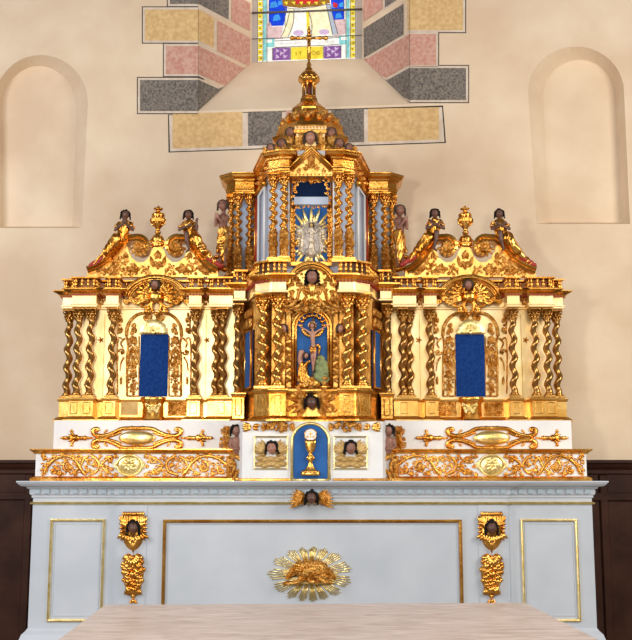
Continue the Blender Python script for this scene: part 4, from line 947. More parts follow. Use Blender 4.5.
    for sg in (-1, 1):
        rl.rosette(sg * 18.5, 247, 6.2, 8, .03); rl.ball(sg * 18.5, 247, 3, .03)
        for i in range(7): rl.leaf(sg * (18.5 + 6 * math.cos(-.2 - i * .5)), 247 - 6 * math.sin(-.2 - i * .5), PI / 2 - sg * (PI / 2 + .4 + i * .5), 5.5, 1.3, .02)
        rl.spiral(sg * 22.5, 269, 5, 1.5, PI / 2, -sg, (1.1, .5)); rl.rosette(sg * 22.5, 269, 3, 6, .004)
        rl.stroke([(sg * 27, 271), (sg * 35, 271), (sg * 41, 266), (sg * 38, 262), (sg * 35, 265)], (1.2, .6)); rl.stroke([(sg * 16, 266), (sg * 9, 271), (sg * 7, 275)], (1.1, .7)); rl.acanthus(sg * 42, 268, -.2 if sg > 0 else PI + .2, 8); rl.acanthus(sg * 45, 271, 0 if sg > 0 else PI, 8); rl.acanthus(sg * 32, 258, PI / 2, 6)
        rl.stroke([(sg * 42, 262), (sg * 47, 266), (sg * 50, 270), (sg * 54, 272)], (.9, .5)); rl.spiral(sg * 33, 264, 2.6, 1.2, 0, sg, (.8, .4)); rl.leaf(sg * 4, 268, PI / 2 - sg * .3, 13, 2)
    rl.acanthus(0, 258, PI / 2, 8); rl.acanthus(0, 262, -PI / 2, 8); rl.ball(0, 255, 2)
    for d0, d1, y0, y1, sd_ in ((8, 30, 264, 276, 3), (28, 46, 256, 275.5, 8), (44, 62, 266, 275.5, 9)):
        for sg in (-1, 1): rl.field(min(sg * d0, sg * (d1 if sg > 0 else sq(d1))), max(sg * d0, sg * (d1 if sg > 0 else sq(d1))), y0, y1, 2.6, -.001, False, sd_)
    mb.sides('foliage_carving', 'gold_carved', pd, xc=rl.p(0, 262).x)
    mb = MB(T); x0_, x1_ = rl.p(-60.5, 277).x, rl.p(71, 277).x; z0_ = ZBT; sweep(mb, [(x0_, Yq), (x1_, Yq)], [(.02, z0_ - .002), (.02, z0_ + .006), (.004, z0_ + .012)], Yq + .06); mb.build('pediment_base', 'gold', pd)
    # urn (a thing of its own)
    u = MB(T); Yu = Yq + .03; cx = D(cu, 230, Yu); k = m(Yu, 230); z = lambda y: Zat(y, Yu)
    u.lathe([(5.5 * k, z(248)), (6.3 * k, z(246)), (5.6 * k, z(243)), (6.6 * k, z(239.5)), (5.2 * k, z(236.5)), (2.2 * k, z(234.5)), (3.4 * k, z(232.5)), (2.0 * k, z(230.5)), (2.3 * k, z(229)), (5.2 * k, z(225.5)), (6.4 * k, z(220)), (6.2 * k, z(216.5)), (6.9 * k, z(215.5)), (5.6 * k, z(213.5)), (2.3 * k, z(211.8)), (1.9 * k, z(210.6)), (4.6 * k, z(209.6)), (4.8 * k, z(208.6)), (2.2 * k, z(207.6)), (.8 * k, z(206))], cx, Yu, 24)
    U_ = lambda: tag(u.build('urn', 'gold'), 'gilt urn finial between the two kneeling angels on the %s pediment' % side, 'urn', 'urns on the wing pediments')
    for i in range(10):
        a = PI * (i + .5) / 10 + PI; u.ell((cx + 5.9 * k * math.cos(a), Yu + 5.9 * k * math.sin(a), z(220)), (1.1 * k, 1.1 * k, 3.8 * k), 8, 6); u.ell((cx + 5.6 * k * math.cos(a), Yu + 5.6 * k * math.sin(a), z(243.5)), (1.0 * k, 1.0 * k, 2.4 * k), 8, 6)
    for sg in (-1, 1): u.tube([(cx + sg * 6.2 * k, Yu, z(218)), (cx + sg * 7.2 * k, Yu - .01, z(220)), (cx + sg * 6.6 * k, Yu - .01, z(224)), (cx + sg * 4 * k, Yu - .02, z(226))], .9 * k, 6)
    for sg in (-1, 1): u.tube([(cx + sg * 5 * k, Yu - .02, z(240)), (cx + sg * 8 * k, Yu - .02, z(243)), (cx + sg * 7 * k, Yu - .02, z(248)), (cx + sg * 4.5 * k, Yu - .02, z(247))], 1.1 * k, 6)
    U_()
    return t
for s in (-1, 1): wing_statics(s)

# ================================================================== CENTRAL STOREY
ct = thing('altarpiece_centre', 'projecting middle storey of the altarpiece framing the crucifixion niche', 'altarpiece', (0, .5, Zat(421, .02)))
Yc = .10; a1, a2 = D(50.2, 345, Yc), D(34.8, 345, Yc); a0 = D(75, 355, .42)
zpb, zpt = Zat(421, .03), Zat(389, .05); zcb, zct = Zat(388.5, Yc), Zat(293, Yc)
zar, zfr, zco = Zat(291.5, .04), Zat(281.5, .04), Zat(273.5, 0.0)
half = [(.17, .13), (.17, .04), (.262, .04), (.275, .045), (.372, .115), (.375, .16), (.38, .20), (.455, .445), (.455, .36), (.53, .36), (.53, .8)]
plan_c = [(-x, y) for x, y in half[::-1]] + half
body = [(-.5, .9), (-.5, .5), (-.455, .46), (-.392, .25), (-.265, .16), (.265, .16), (.392, .25), (.455, .46), (.5, .5), (.5, .9)]
mb = MB(); mb.slab(body, zpb, zco - .004); mb.build('centre_body', 'gold_dark', ct)  # really plain gold; the dark behind the columns is painted with a darker tone
mb = MB(); sweep(mb, plan_c, [(.035, zpb), (.035, zpb + .012), (.018, zpb + .026), (.008, zpb + .034), (0, zpb + .036), (0, zpt - .03), (.008, zpt - .022), (.014, zpt - .006), (.014, zpt)], .85); mb.build('plinth', 'gold', ct)
mb = MB()
for sg in (-1, 1):
    frame(mb, sg * .197, sg * .24, zpb + .055, zpt - .04, .04, .004, .004)
    for (p, q) in (((.28, .052), (.365, .11)), ((.46, .36), (.525, .36))):
        p, q = Vector((sg * p[0], p[1])), Vector((sg * q[0], q[1])); 
        for u0, u1 in ((.2, .8),):
            A_, B_ = p.lerp(q, u0), p.lerp(q, u1); za, zb2 = zpb + .055, zpt - .04
            mb.tube([(A_.x, A_.y, za), (B_.x, B_.y, za), (B_.x, B_.y, zb2), (A_.x, A_.y, zb2), (A_.x, A_.y, za)], .004, 4)
mb.each('pedestal_frame', 'gold_dark', ct)
for s in (-1, 1):
    T = TL if s < 0 else TR
    column(ct, a1, Yc + .03, zcb, zct, .0375, T, 4.4, key='g'); column(ct, a2, Yc, zcb, zct, .035, T, 4.4, key='g')
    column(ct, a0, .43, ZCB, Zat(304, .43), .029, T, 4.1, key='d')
    # oblique blue panel
    A_, B_ = Vector((.383, .215)), Vector((.45, .445)); dd = (B_ - A_).normalized(); nn = Vector((dd.y, -dd.x))
    if nn.y > 0: nn = -nn
    za, zb2 = Zat(388, .3), Zat(331, .3); mb = MB(T); 
    def pp(u, h, o): q = A_.lerp(B_, u) + nn * o; return (q.x, q.y, h)
    mb.add([pp(.12, za, .012), pp(.88, za, .012), pp(.88, zb2, .012), pp(.12, zb2, .012), pp(.12, za, 0), pp(.88, za, 0), pp(.88, zb2, 0), pp(.12, zb2, 0)], [(0, 1, 2, 3), (4, 5, 6, 7), (0, 1, 5, 4), (1, 2, 6, 5), (2, 3, 7, 6), (3, 0, 4, 7)], False)
    bp = mb.build('blue_side_panel', 'blue_paint', ct, 'narrow blue panel on the slanting side')
    mb = MB(T); mb.tube([pp(.1, za, .014), pp(.9, za, .014), pp(.9, zb2, .014), pp(.1, zb2, .014), pp(.1, za, .014)], .009, 6); mb.build('panel_frame', 'gold', bp)
    mb = MB(T)
    for i in range(5): u = .2 + i * .15; q = pp(u, zb2 + .05, .014); mb.ell(q, (.02, .02, .035), 8, 6); q = pp(u, zb2 + .12, .012); mb.ell(q, (.018, .018, .028), 8, 6)
    mb.build('panel_crest', 'gold_carved', bp)
    # red glimpse above the panel
# entablature
ent = [(0, zct), (.004, zct + .003), (.004, zar - .008), (.012, zar - .002), (.012, zar + .006), (0, zar + .012), (0, zfr)]
cor = [(.0, zfr - .002), (.016, zfr + .004), (.02, zfr + .014), (.040, zfr + .026), (.048, zco - .014), (.056, zco - .008), (.056, zco)]
hl = half[1:]; ax = D(23.5, 281, .08)
cdx = D(-1, 280, .08)
right = [(ax + cdx + .02, .13), (.17, .13)] + hl; left = [(-x, y) for x, y in hl[::-1]] + [(-.17, .13), (-ax + cdx - .02, .13)]
mb = MB(); sweep(mb, right, ent, .85); sweep(mb, left, ent, .85); mb.build('architrave_and_frieze', 'gold_flat', ct)
mb = MB(); sweep(mb, right, cor, .85); sweep(mb, left, cor, .85); mb.build('cornice', 'gold', ct)
mb = MB(); blocks(mb, right, .020, .011, 0, .022, zfr - .002, zfr + .008); blocks(mb, left, .020, .011, 0, .022, zfr - .002, zfr + .008); mb.sides('dentils', 'red_paint', ct)
# arch above the crucifixion niche with a head
rl = Relief(None, .09, -1)
arc = [(24 * math.cos(PI * i / 24), 286.5 - 23 * math.sin(PI * i / 24)) for i in range(25)]
mb = MB(); rl.mb = mb
for sc, tt, o in ((1, 1.5, .03), (.94, 1.1, .04), (.87, 1.2, .02)): rl.stroke([(x * sc, 286.5 - (286.5 - y) * sc) for x, y in arc if y < 283 or sc > .9], tt, o, sub=0, n=8)
for x, y in arc[2:-2]: rl.ball(x * .81, 286.5 - (286.5 - y) * .81, .75, .022)
mb.build('arch_moulding', 'gold', ct)
mb = MB(); mb.prism([(rl.p(x * .98, y).x, rl.p(x, 286.5 - (286.5 - y) * .98).z) for x, y in arc] + [(rl.p(-24, 300).x, rl.p(0, 300).z), (rl.p(24, 300).x, rl.p(0, 300).z)], .10, .5); mb.build('arch_tympanum', 'gold_warm', ct)
mb = MB(); rl = Relief(mb, .10, -.5)
for sg in (-1, 1):
    rl.spiral(sg * 6.5, 291.5, 4.2, 1.5, PI / 2, sg, (1.3, .6), True, .01)
    rl.stroke([(sg * 3, 288), (sg * 9, 287), (sg * 13, 292), (sg * 15, 299), (sg * 20, 305), (sg * 27, 307)], (1.7, 1.5), .01); rl.stroke([(sg * 5, 296), (sg * 9, 301), (sg * 14, 306), (sg * 22, 309)], (1.4, 1.0), .006)
    rl.acanthus(sg * 20, 300, 1.2 if sg > 0 else PI - 1.2, 6); rl.acanthus(sg * 24, 303, .8 if sg > 0 else PI - .8, 5); rl.acanthus(sg * 12, 286, 1 if sg > 0 else PI - 1, 5, .006); rl.acanthus(sg * 5, 302, -1 if sg > 0 else PI + 1, 6, .004); rl.acanthus(sg * 4, 309, -.4 if sg > 0 else PI + .4, 6, .004); rl.acanthus(sg * 18, 293, .3 if sg > 0 else PI - .3, 6, .004)
    rl.spiral(sg * 27, 297, 3, 1.2, 0, sg, (.9, .4)); rl.spiral(sg * 25, 310, 2.6, 1.2, 0, sg, (.9, .4)); rl.leaf(sg * 28, 290, PI / 2, 6, 1.4); rl.acanthus(sg * 20, 286, 1.4 if sg > 0 else PI - 1.4, 5, .004); rl.acanthus(sg * 15, 281, 1.4 if sg > 0 else PI - 1.4, 5, .004)
for sg in (-1, 1):
    rl.field(min(sg * 2, sg * 30), max(sg * 2, sg * 30), 297, 314, 2.5, -.003, False, 5); rl.field(min(sg * 9, sg * 20), max(sg * 9, sg * 20), 272, 292, 2.4, -.003, False, 6)
rl.rosette(0, 301, 3.5, 6, .006); rl.acanthus(0, 296, PI / 2, 6, .006); rl.acanthus(0, 307, -PI / 2, 4, .006)
mb.sides('crest_carving', 'gold_carved', ct, xc=rl.p(0, 300).x)
put_head('cherub_head', (D(-.5, 277, .05), .05, Zat(277, .05)), 6.8 * m(.05, 277), ct, None, 'skin_mid', 'hair_black', 0, .9, 'brown cherub head with black locks under the arch', seed=41)
# niche
Yn = .16; cc = -.5
def nrel(y0=0): return Relief(None, Yn, cc)
rl = nrel(); k = m(Yn, 350); x0, x1 = rl.p(-15.5, 350).x, rl.p(15.5, 350).x; xm = (x0 + x1) / 2; r = (x1 - x0) / 2
zb_, zs = Zat(386.5, Yn), Zat(328, Yn)
mb = MB(); mb.prism(archpoly(xm, r, zb_, zs), Yn - .006, Yn); nb = mb.build('blue_niche', 'blue_paint', ct, 'blue ground of the crucifixion niche')
def archtube(mb, r, rad, y, fl=1): mb.tube([(xm + r, y, zb_), (xm + r, y, zs)] + [(xm + r * math.cos(PI * i / 20), y, zs + r * math.sin(PI * i / 20)) for i in range(1, 20)] + [(xm - r, y, zs), (xm - r, y, zb_)], rad, 8, fl)
mb = MB(); archtube(mb, r + .004, .008, Yn - .012, 1.2); archtube(mb, r + .022, .012, Yn - .016, 1.2); mb.tube([(xm - r - .03, Yn - .015, zb_ - .004), (xm + r + .03, Yn - .015, zb_ - .004)], .010, 8); mb.build('niche_frame', 'gold', nb)
mb = MB(); 
for i in range(9):
    a = PI * (i + .5) / 9; mb.ell((xm + r * .74 * math.cos(a), Yn - .012, zs + r * .80 * math.sin(a)), (.016, .014, .012), 8, 6); mb.tube([(xm + r * .6 * math.cos(a), Yn - .01, zs + r * .66 * math.sin(a)), (xm + r * .95 * math.cos(a), Yn - .02, zs + r * .97 * math.sin(a))], .006, 6)
mb.build('niche_shell', 'gold', nb)
mb = MB(); rl = Relief(mb, Yn, cc)
for sg in (-1, 1):
    for x in (20.5, 26.5): rl.stroke([(sg * x, 312), (sg * x, 388)], .8, sub=0)
    rl.stroke([(sg * 20, 388), (sg * 27, 388)], .8, sub=0); rl.stroke([(sg * 14, 312), (sg * 27, 312)], .9, sub=0); rl.acanthus(sg * 17, 317, 1 if sg > 0 else PI - 1, 5)
    for y in (340, 347, 354, 361, 368, 375, 382): rl.acanthus(sg * 23.5, y, PI / 2 + sg * .4 * (1 if y % 2 else -1), 5.5, .002)
    rl.spiral(sg * 24, 344, 2.4, 1.2, 0, sg, (.9, .4)); rl.spiral(sg * 23.5, 358, 2.4, 1.2, 0, -sg, (.9, .4)); rl.fan(sg * 28, 336, 6, PI / 2 - 1.2, PI / 2 + 1.2, 5, .2)
    for y in (352, 363, 372): rl.leaf(sg * 30, y, -PI / 2 + sg * .3, 8, 1.6)
mb.sides('carved_pilaster', 'gold_carved', ct, xc=rl.p(0, 300).x)
for s in (-1, 1): put_head('cherub_head', (D(cc + s * 28.5, 329, .13), .13, Zat(328.5, .13)), 4.2 * m(.13, 329), ct, None, 'skin_pale', 'hair_brown', s * .35, .8, 'small pale cherub head beside the niche', seed=44 + s)
# carved panel in the plinth with a dark head
mb = MB(); rl = Relief(mb, .128, -1); 
for sg in (-1, 1):
    for row in range(3):
        for i in range(6): rl.leaf(sg * (5 + row), 402 + 1.5 * i - 3, PI / 2 - sg * (.7 + .34 * i), 20 - row * 5 - abs(i - 2) * 1.4, 2.4, .003 + .004 * row)
    rl.spiral(sg * 22, 396, 3.4, 1.3, 0, sg, (1, .4)); rl.spiral(sg * 22, 409, 3.4, 1.3, 0, -sg, (1, .4)); rl.acanthus(sg * 14, 411, PI if sg > 0 else 0, 7); rl.spiral(sg * 12, 395, 3, 1.2, 2, sg, (1, .4))
mb.sides('plinth_wing', 'gold_carved', ct, xc=rl.p(0, 400).x)
put_head('cherub_head', (D(-1, 403, .08), .085, Zat(402.5, .08)), 6.6 * m(.08, 403), ct, None, 'skin_dark', 'hair_black', 0, .5, 'dark cherub head in the plinth panel', seed=51)
b_r = [(ax + cdx + .035, .15)] + [(.17, .15)] + [(x - .0, y + .02) for x, y in hl[:-1]]; b_l = [(-x, y) for x, y in b_r[::-1]]; b_l[-1] = (-ax + cdx - .035, .15)
zbt = Zat(260, .06)
for b in (b_l, b_r): balustrade(ct, b, zco, zbt, None, .03, .011)

# ---- crucifixion group in the niche
cg = thing('crucifix', 'small crucifix with a pale Christ figure in the blue arched niche', 'crucifix', (xm, Yn, zb_))
z = lambda y: Zat(y, Yn - .03)
mb = MB(); bx = lambda x: xm + x * k
mb.bbox(bx(-.6), bx(2.4), Yn - .028, Yn - .012, zb_, z(318), .002); mb.build('cross', 'hair_brown', cg)
yb_ = Yn - .04
def v(x, y, o=0): return (bx(x), yb_ - o, z(y))
caps = [(v(.5, 329), v(.5, 332), 1.1 * k, 1.1 * k), (v(.5, 334), v(1, 343), 2.9 * k, 2.0 * k), (v(1, 343), v(1.4, 348), 2.1 * k, 2.4 * k), (v(-2, 333), v(3, 333), 1.6 * k, 1.6 * k),
        (v(-2.5, 332.5), v(-7.5, 329.5), 1.15 * k, .9 * k), (v(-7.5, 329.5), v(-13.5, 325.5, .002), .85 * k, .6 * k), (v(3.5, 332.5), v(9, 329.3), 1.15 * k, .9 * k), (v(9, 329.3), v(15, 326, .002), .85 * k, .6 * k),
        (v(.4, 349), v(-.2, 358, .008), 1.9 * k, 1.35 * k), (v(-.2, 358, .008), v(.8, 367), 1.25 * k, .75 * k), (v(2.6, 349), v(2.8, 358, .012), 1.9 * k, 1.35 * k), (v(2.8, 358, .012), v(1.4, 367.5, .003), 1.25 * k, .75 * k), (v(1, 368), v(.9, 371, .008), .85 * k, .55 * k)]
for sg, hx, hy in ((-1, -13.8, 325.3), (1, 15.3, 325.8)):
    for i in range(5): a = PI / 2 - sg * (PI / 2 - .6 + i * .3); caps.append((v(hx, hy), v(hx + 1.5 * math.cos(a), hy - 1.5 * math.sin(a), .003), .28 * k, .2 * k))
cr = remesh('christ_figure', caps, .0018, 'skin_pale', cg, smooth=3, label='pale figure with arms stretched along the cross')
put_head('christ_head', v(.2, 326, .006), 2.7 * k, cr, None, 'skin_pale', 'hair_brown', -.2, .9, seed=3)
mb = MB(); rl = Relief(mb, yb_ - .008, 0); mb.ell(v(1.2, 348.5), (3.2 * k, 2.6 * k, 2.8 * k), 12, 8)
mb.tube([v(4, 347, .006), v(6, 345, .008), v(7.5, 348), v(6.5, 353), v(7.5, 356)], [1.4 * k, 1.8 * k, 1.6 * k, 1.2 * k, .5 * k], 8); mb.tube([v(-2, 347, .012), v(1, 350, .014), v(4, 348, .012)], [1.2 * k, 1.5 * k, 1.2 * k], 8)
for i in range(4): mb.tube([v(-1.5 + i * 1.4, 348, .012), v(-1.6 + i * 1.5, 354 + i % 2, .012)], [.9 * k, .6 * k], 6)
mb.build('loincloth', 'gold', cr)
mb = MB(); mb.tube([v(.3 + 3.6 * math.cos(i * PI / 8), 325.5 - 3.6 * math.sin(i * PI / 8), -.004) for i in range(17)], .5 * k, 6); mb.build('halo', 'gold', cr)
cl = MB(); 
for i in range(14):
    a = -PI * (i + .5) / 14; cl.ell(v(.5 + 9.5 * math.cos(a) * 1.0, 329 - 8 * math.sin(a) * .9, -.014), (2.2 * k, .012, 1.8 * k), 8, 6)
cl.build('gilt_clouds', 'gold', cg)
def folds_f(amp, fr, seed=0):
    def f(p): return amp * math.sin((p.x * .9 + noise.noise(p * 9 + Vector((seed, 0, 0))) * .10) * fr)
    return f
mg = thing('mourning_woman', 'kneeling gold-robed mourner at the left foot of the crucifix', 'statue', (bx(-8), yb_, zb_))
remesh('mourner_robe', [(v(-8, 366), v(-8.5, 373), 3.2 * k, 4.2 * k), (v(-8.5, 373), v(-7, 382), 4.4 * k, 5.6 * k), (v(-7, 382), v(6, 384), 3.6 * k, 2.2 * k), (v(-11, 364), v(-12, 376), 2.2 * k, 3 * k), (v(-7, 364), v(-2.5, 362, .01), 1.7 * k, 1.2 * k)], .0028, 'gold', mg, folds=folds_f(.004, 300))
hm = remesh('mourner_veil', [(v(-10.5, 353), v(-12, 360), 3.1 * k, 2.6 * k), (v(-12, 360), v(-11, 364), 2.6 * k, 2.2 * k)], .0025, 'skin_pale', mg)
put_head('mourner_head', v(-6.2, 356, .014), 2.8 * k, mg, None, 'skin_pale', 'hair_brown', .6, .9, seed=7)
hl_ = thing('green_hill', 'green painted hill at the right foot of the crucifix', 'hill', (bx(9), Yn, zb_))
remesh('hill_slope', [(v(6, 377, -.02), v(12, 379, -.02), 5 * k, 5 * k), (v(6, 368, -.022), v(12, 372, -.022), 4 * k, 4.6 * k), (v(4.5, 362, -.024), v(13, 363, -.024), 2.6 * k, 2.6 * k), (v(13, 366, -.022), v(14, 380, -.022), 2.6 * k, 3 * k), (v(7, 357, -.026), v(11, 358, -.026), 2.4 * k, 2.0 * k)], .0035, 'grass_green', hl_, smooth=3, folds=lambda p: noise.noise(p * 70) * .006)
rk = MB(); Q = random.Random(4)
for i in range(34): rk.ell(v(Q.uniform(-13, 14), Q.uniform(378, 386), Q.uniform(0, .012)), (Q.uniform(1.6, 3) * k, .012, Q.uniform(1.2, 2.4) * k), 7, 5)
tag(rk.build('rocky_ground', 'gold_carved'), 'gilt rocky ground at the bottom of the crucifixion niche', 'rock')

# ================================================================== UPPER STOREY
up = thing('upper_storey', 'pale blue upper storey with ten gilt twisted columns and a silver relief', 'altarpiece', (0, .6, zco))
OX = D(-1.5, 230, .3)
TU = Matrix.Translation((OX, 0, 0)); TUL = TU @ TL; TUR = TU @ TR
Yi, Yo = .27, .78
u1, u2 = D(27.2, 215, Yi), D(38.2, 215, Yi); o1, o2, o3 = D(62, 230, Yo), D(73.5, 230, Yo), D(80.5, 230, Yo + .08)
zi0, zi1 = Zat(260.5, Yi), Zat(172, Yi); zo0, zo1 = Zat(272.5, Yo), Zat(194, Yo)
zo1 = zi1 = (zo1 + zi1) / 2; zi0 = zo0 = (zi0 + zo0) / 2
ze0, ze1 = zi1, Zat(151, Yi - .06)
bodyu = [(-o3 + .005, 1.05), (-o3 + .005, Yo + .10), (-o1 + .03, Yo + .10), (-u2 - .03, Yi + .10), (u2 + .03, Yi + .10), (o1 - .03, Yo + .10), (o3 - .005, Yo + .10), (o3 - .005, 1.05)]
mb = MB(TU); mb.slab(bodyu, zco, zi1 + .01); mb.build('upper_body', 'pale_blue', up)
hu = [(u1 - .035, Yi + .08), (u1 - .035, Yi - .045), (u1 + .026, Yi - .045), (u2 + .032, Yi - .0), (u2 + .045, Yi + .06), (o1 - .055, Yo + .0), (o1 - .03, Yo - .04), (o2 + .02, Yo - .04), (o3 + .03, Yo + .02), (o3 + .03, 1.05)]
pu = [(-x, y) for x, y in hu[::-1]] + hu
mb = MB(TU); sweep(mb, pu, [(.012, zi0 - .03), (.012, zi0 - .006), (0, zi0)], 1.05); mb.build('upper_plinth', 'gold', up)
mb = MB(TU); H = ze1 - ze0
sweep(mb, pu, [(0, ze0), (.003, ze0 + .003), (.003, ze0 + H * .12), (.010, ze0 + H * .17), (.010, ze0 + H * .22), (0, ze0 + H * .26), (0, ze0 + H * .58), (.014, ze0 + H * .62), (.018, ze0 + H * .70), (.040, ze0 + H * .80), (.046, ze0 + H * .90), (.054, ze0 + H * .94), (.054, ze1)], 1.05)
mb.build('upper_entablature', 'gold', up)
for T in (TUL, TUR):
    for x, y in ((u1, Yi), (u2, Yi + .035), (o1, Yo), (o2, Yo), (o3, Yo + .09)): column(up, x, y, zi0, zi1, .0285 if y < .5 else .0285, T, 5.2, carved=True, key='g', hc=.075)
    mb = MB(T); A_, B_ = Vector((u2 + .045, Yi + .115)), Vector((o1 - .035, Yo + .06)); dd = (B_ - A_).normalized(); nn = Vector((dd.y, -dd.x)); 
    def pq(u, h, o): q = A_.lerp(B_, u) + nn * o; return (q.x, q.y, h)
    za, zb2 = zi0 + .03, zi1 - .06
    for u0, u1_, col in ((.02, .55, 'white_paint'),):
        mb.use('white_paint'); mb.tube([pq(u0 + .05, za, .012), pq(u1_, za, .012), pq(u1_, zb2, .012), pq(u0 + .05, zb2, .012), pq(u0 + .05, za, .012)], .010, 4)
    mb.build('slanting_panel', None, up)
    mb = MB(T); mb.use('red_paint'); mb.tube([pq(.72, za, .012), pq(.72, zb2, .012)], .012, 6); mb.use('gold'); mb.tube([pq(.84, za, .012), pq(.84, zb2, .012)], .012, 6); mb.tube([pq(.62, za, .014), pq(.62, zb2, .014)], .006, 6); mb.tube([pq(.05, zb2 + .03, .014), pq(.9, zb2 + .03, .014)], .02, 6)
    mb.build('niche_edge', None, up)
# front opening: blue recess, ledge, frame
Yf = Yi + .10 - .002; c = -1.5
rl = Relief(None, Yf, c)
def rb(mb, x0, x1, y0, y1, o0, o1): a, b = rl.p(x0, y1), rl.p(x1, y0); mb.box(a.x, b.x, Yf - o0, Yf - o1, a.z, b.z)
mb = MB(); rb(mb, -19, 19, 177, 200, .004, 0); dk = mb.build('dark_blue_recess', 'navy', up, 'dark blue opening above the silver relief')
mb = MB(); rb(mb, -17, 17, 198, 205.5, .03, 0); mb.build('ledge', 'pale_blue', up)
mb = MB(); rb(mb, -19, 19, 206, 268, .004, 0); bl = mb.build('blue_relief_ground', 'blue_paint', up, 'blue ground behind the rays')
mb = MB(); rl.mb = mb
for i in range(40):
    a = 2 * PI * i / 40
    if abs(math.sin(a)) < .35: L = 17
    else: L = 30 if i % 2 == 0 else 22
    L = min(L, 18.3 / max(.01, abs(math.cos(a))), 30 / max(.01, abs(math.sin(a)))) 
    if i % 4 == 3: continue
    rl.leaf(8 * math.cos(a), 239 - 12 * math.sin(a), a, L - 9, 1.4, .004)
mb.build('gilt_rays', 'gold_pale', bl)
mb = MB(); rl.mb = mb
for sg in (-1, 1):
    for i, (x, y) in enumerate(((18, 181), (15.5, 184.5), (17.5, 188.5), (16, 192.5), (18, 197), (17, 203), (15, 206))): rl.spiral(sg * x, y, 2.6, 1.2, i, sg, (.9, .4)); rl.ball(sg * x, y, 1.4)
    for x in (4, 8.5, 13): rl.spiral(sg * x, 180 + (x % 3) * .4, 2.6, 1.1, x, sg, (.9, .4))
    for x in (3, 8, 12): rl.spiral(sg * x, 207, 2, 1.1, x, sg, (.8, .4))
    rl.stroke([(sg * 20.5, 177), (sg * 20.5, 266)], .9, sub=0); rl.stroke([(sg * 17.5, 205), (sg * 17.5, 262)], (1.6, 1.1), sub=0)
    for y in range(209, 262, 5): rl.acanthus(sg * 17.8, y, -PI / 2 + sg * .3, 5.2, .004)
    rl.acanthus(sg * 16, 240, -PI / 2, 7, .008)
rl.acanthus(0, 179, -PI / 2, 6); rl.stroke([(-21, 176.5), (21, 176.5)], 1.0, sub=0)
mb.build('carved_opening_frame', 'gold', up)
mb = MB(); rl.mb = mb
for sg in (-1, 1): rb(mb, sg * 22.5 - .8, sg * 22.5 + .8, 178, 262, .006, 0)
mb.build('white_strip', 'white_paint', up)
# silver relief of the Virgin with two angels
sv = thing('silver_relief', 'silver grey relief of a robed figure with angels on clouds', 'relief', (OX, Yf, Zat(262, Yf)))
k = m(Yf, 238); kz = lambda x, y, o=0: (OX + x * k, Yf - .012 - o, Zat(y, Yf))
mb = MB(); Q = random.Random(6); ctr = kz(0, 239)
mb.ell((ctr[0], Yf - .004, ctr[2]), (16 * k, .012, 17.5 * k), 30, 14)
for i in range(70):
    a = Q.uniform(0, 2 * PI); r_ = math.sqrt(Q.uniform(.35, 1)); mb.ell(kz(15 * r_ * math.cos(a), 240 - 16.5 * r_ * math.sin(a), .003 + .004 * (1 - r_)), (Q.uniform(1.2, 2.6) * k, .0025, Q.uniform(.9, 1.8) * k), 7, 5)
rl2 = Relief(mb, Yf - .012, c)
for i in range(30): a = 2 * PI * i / 30; rl2.leaf(12.5 * math.cos(a), 239 - 15 * math.sin(a), a, 4.5, 1.0, .002)
mb.build('cloud_ground', 'silver', sv)
fg = remesh('robed_figure', [(kz(0, 230, .010), kz(0, 238, .014), 2.2 * k, 2.3 * k), (kz(0, 238, .014), kz(0, 254, .010), 2.3 * k, 3.6 * k), (kz(-1, 230.5, .012), kz(-4.4, 234, .018), 1.2 * k, .9 * k), (kz(1, 230.5, .012), kz(4.4, 234, .018), 1.2 * k, .9 * k), (kz(-4.4, 234, .018), kz(-6, 230.5, .022), .85 * k, .6 * k), (kz(4.4, 234, .018), kz(6, 230.5, .022), .85 * k, .6 * k)], .0022, 'silver_light', sv, folds=folds_f(.0022, 420, 3))
put_head('figure_head', kz(0, 226, .014), 2.2 * k, fg, None, 'gold_matt', 'hair_brown', 0, .6, seed=2)
for sg in (-1, 1):
    g = remesh('relief_angel', [(kz(sg * 9.5, 232, .004), kz(sg * 9, 238, .006), 1.5 * k, 1.7 * k), (kz(sg * 9, 238, .006), kz(sg * 10.5, 251, .0), 1.8 * k, 2.3 * k), (kz(sg * 9, 232.5, .006), kz(sg * 6.5, 236, .012), .8 * k, .6 * k)], .0022, 'silver_light', sv, folds=folds_f(.0022, 420, sg))
    mb = MB(); mb.use('silver_light'); mb.ell(kz(sg * 8.8, 228.8, .008), (1.3 * k, 1.3 * k, 1.5 * k), 10, 8); mb.use('hair_brown'); mb.ell(kz(sg * 9.2, 228, .006), (1.4 * k, 1.2 * k, 1.3 * k), 10, 8); mb.use('silver_light'); rl2 = Relief(mb, Yf - .014, c)
    for i in range(4): rl2.leaf(sg * 10.5, 234, PI / 2 - sg * (-.1 + .3 * i), 7.5, .9, .002)
    mb.build('head_and_wing', None, g)
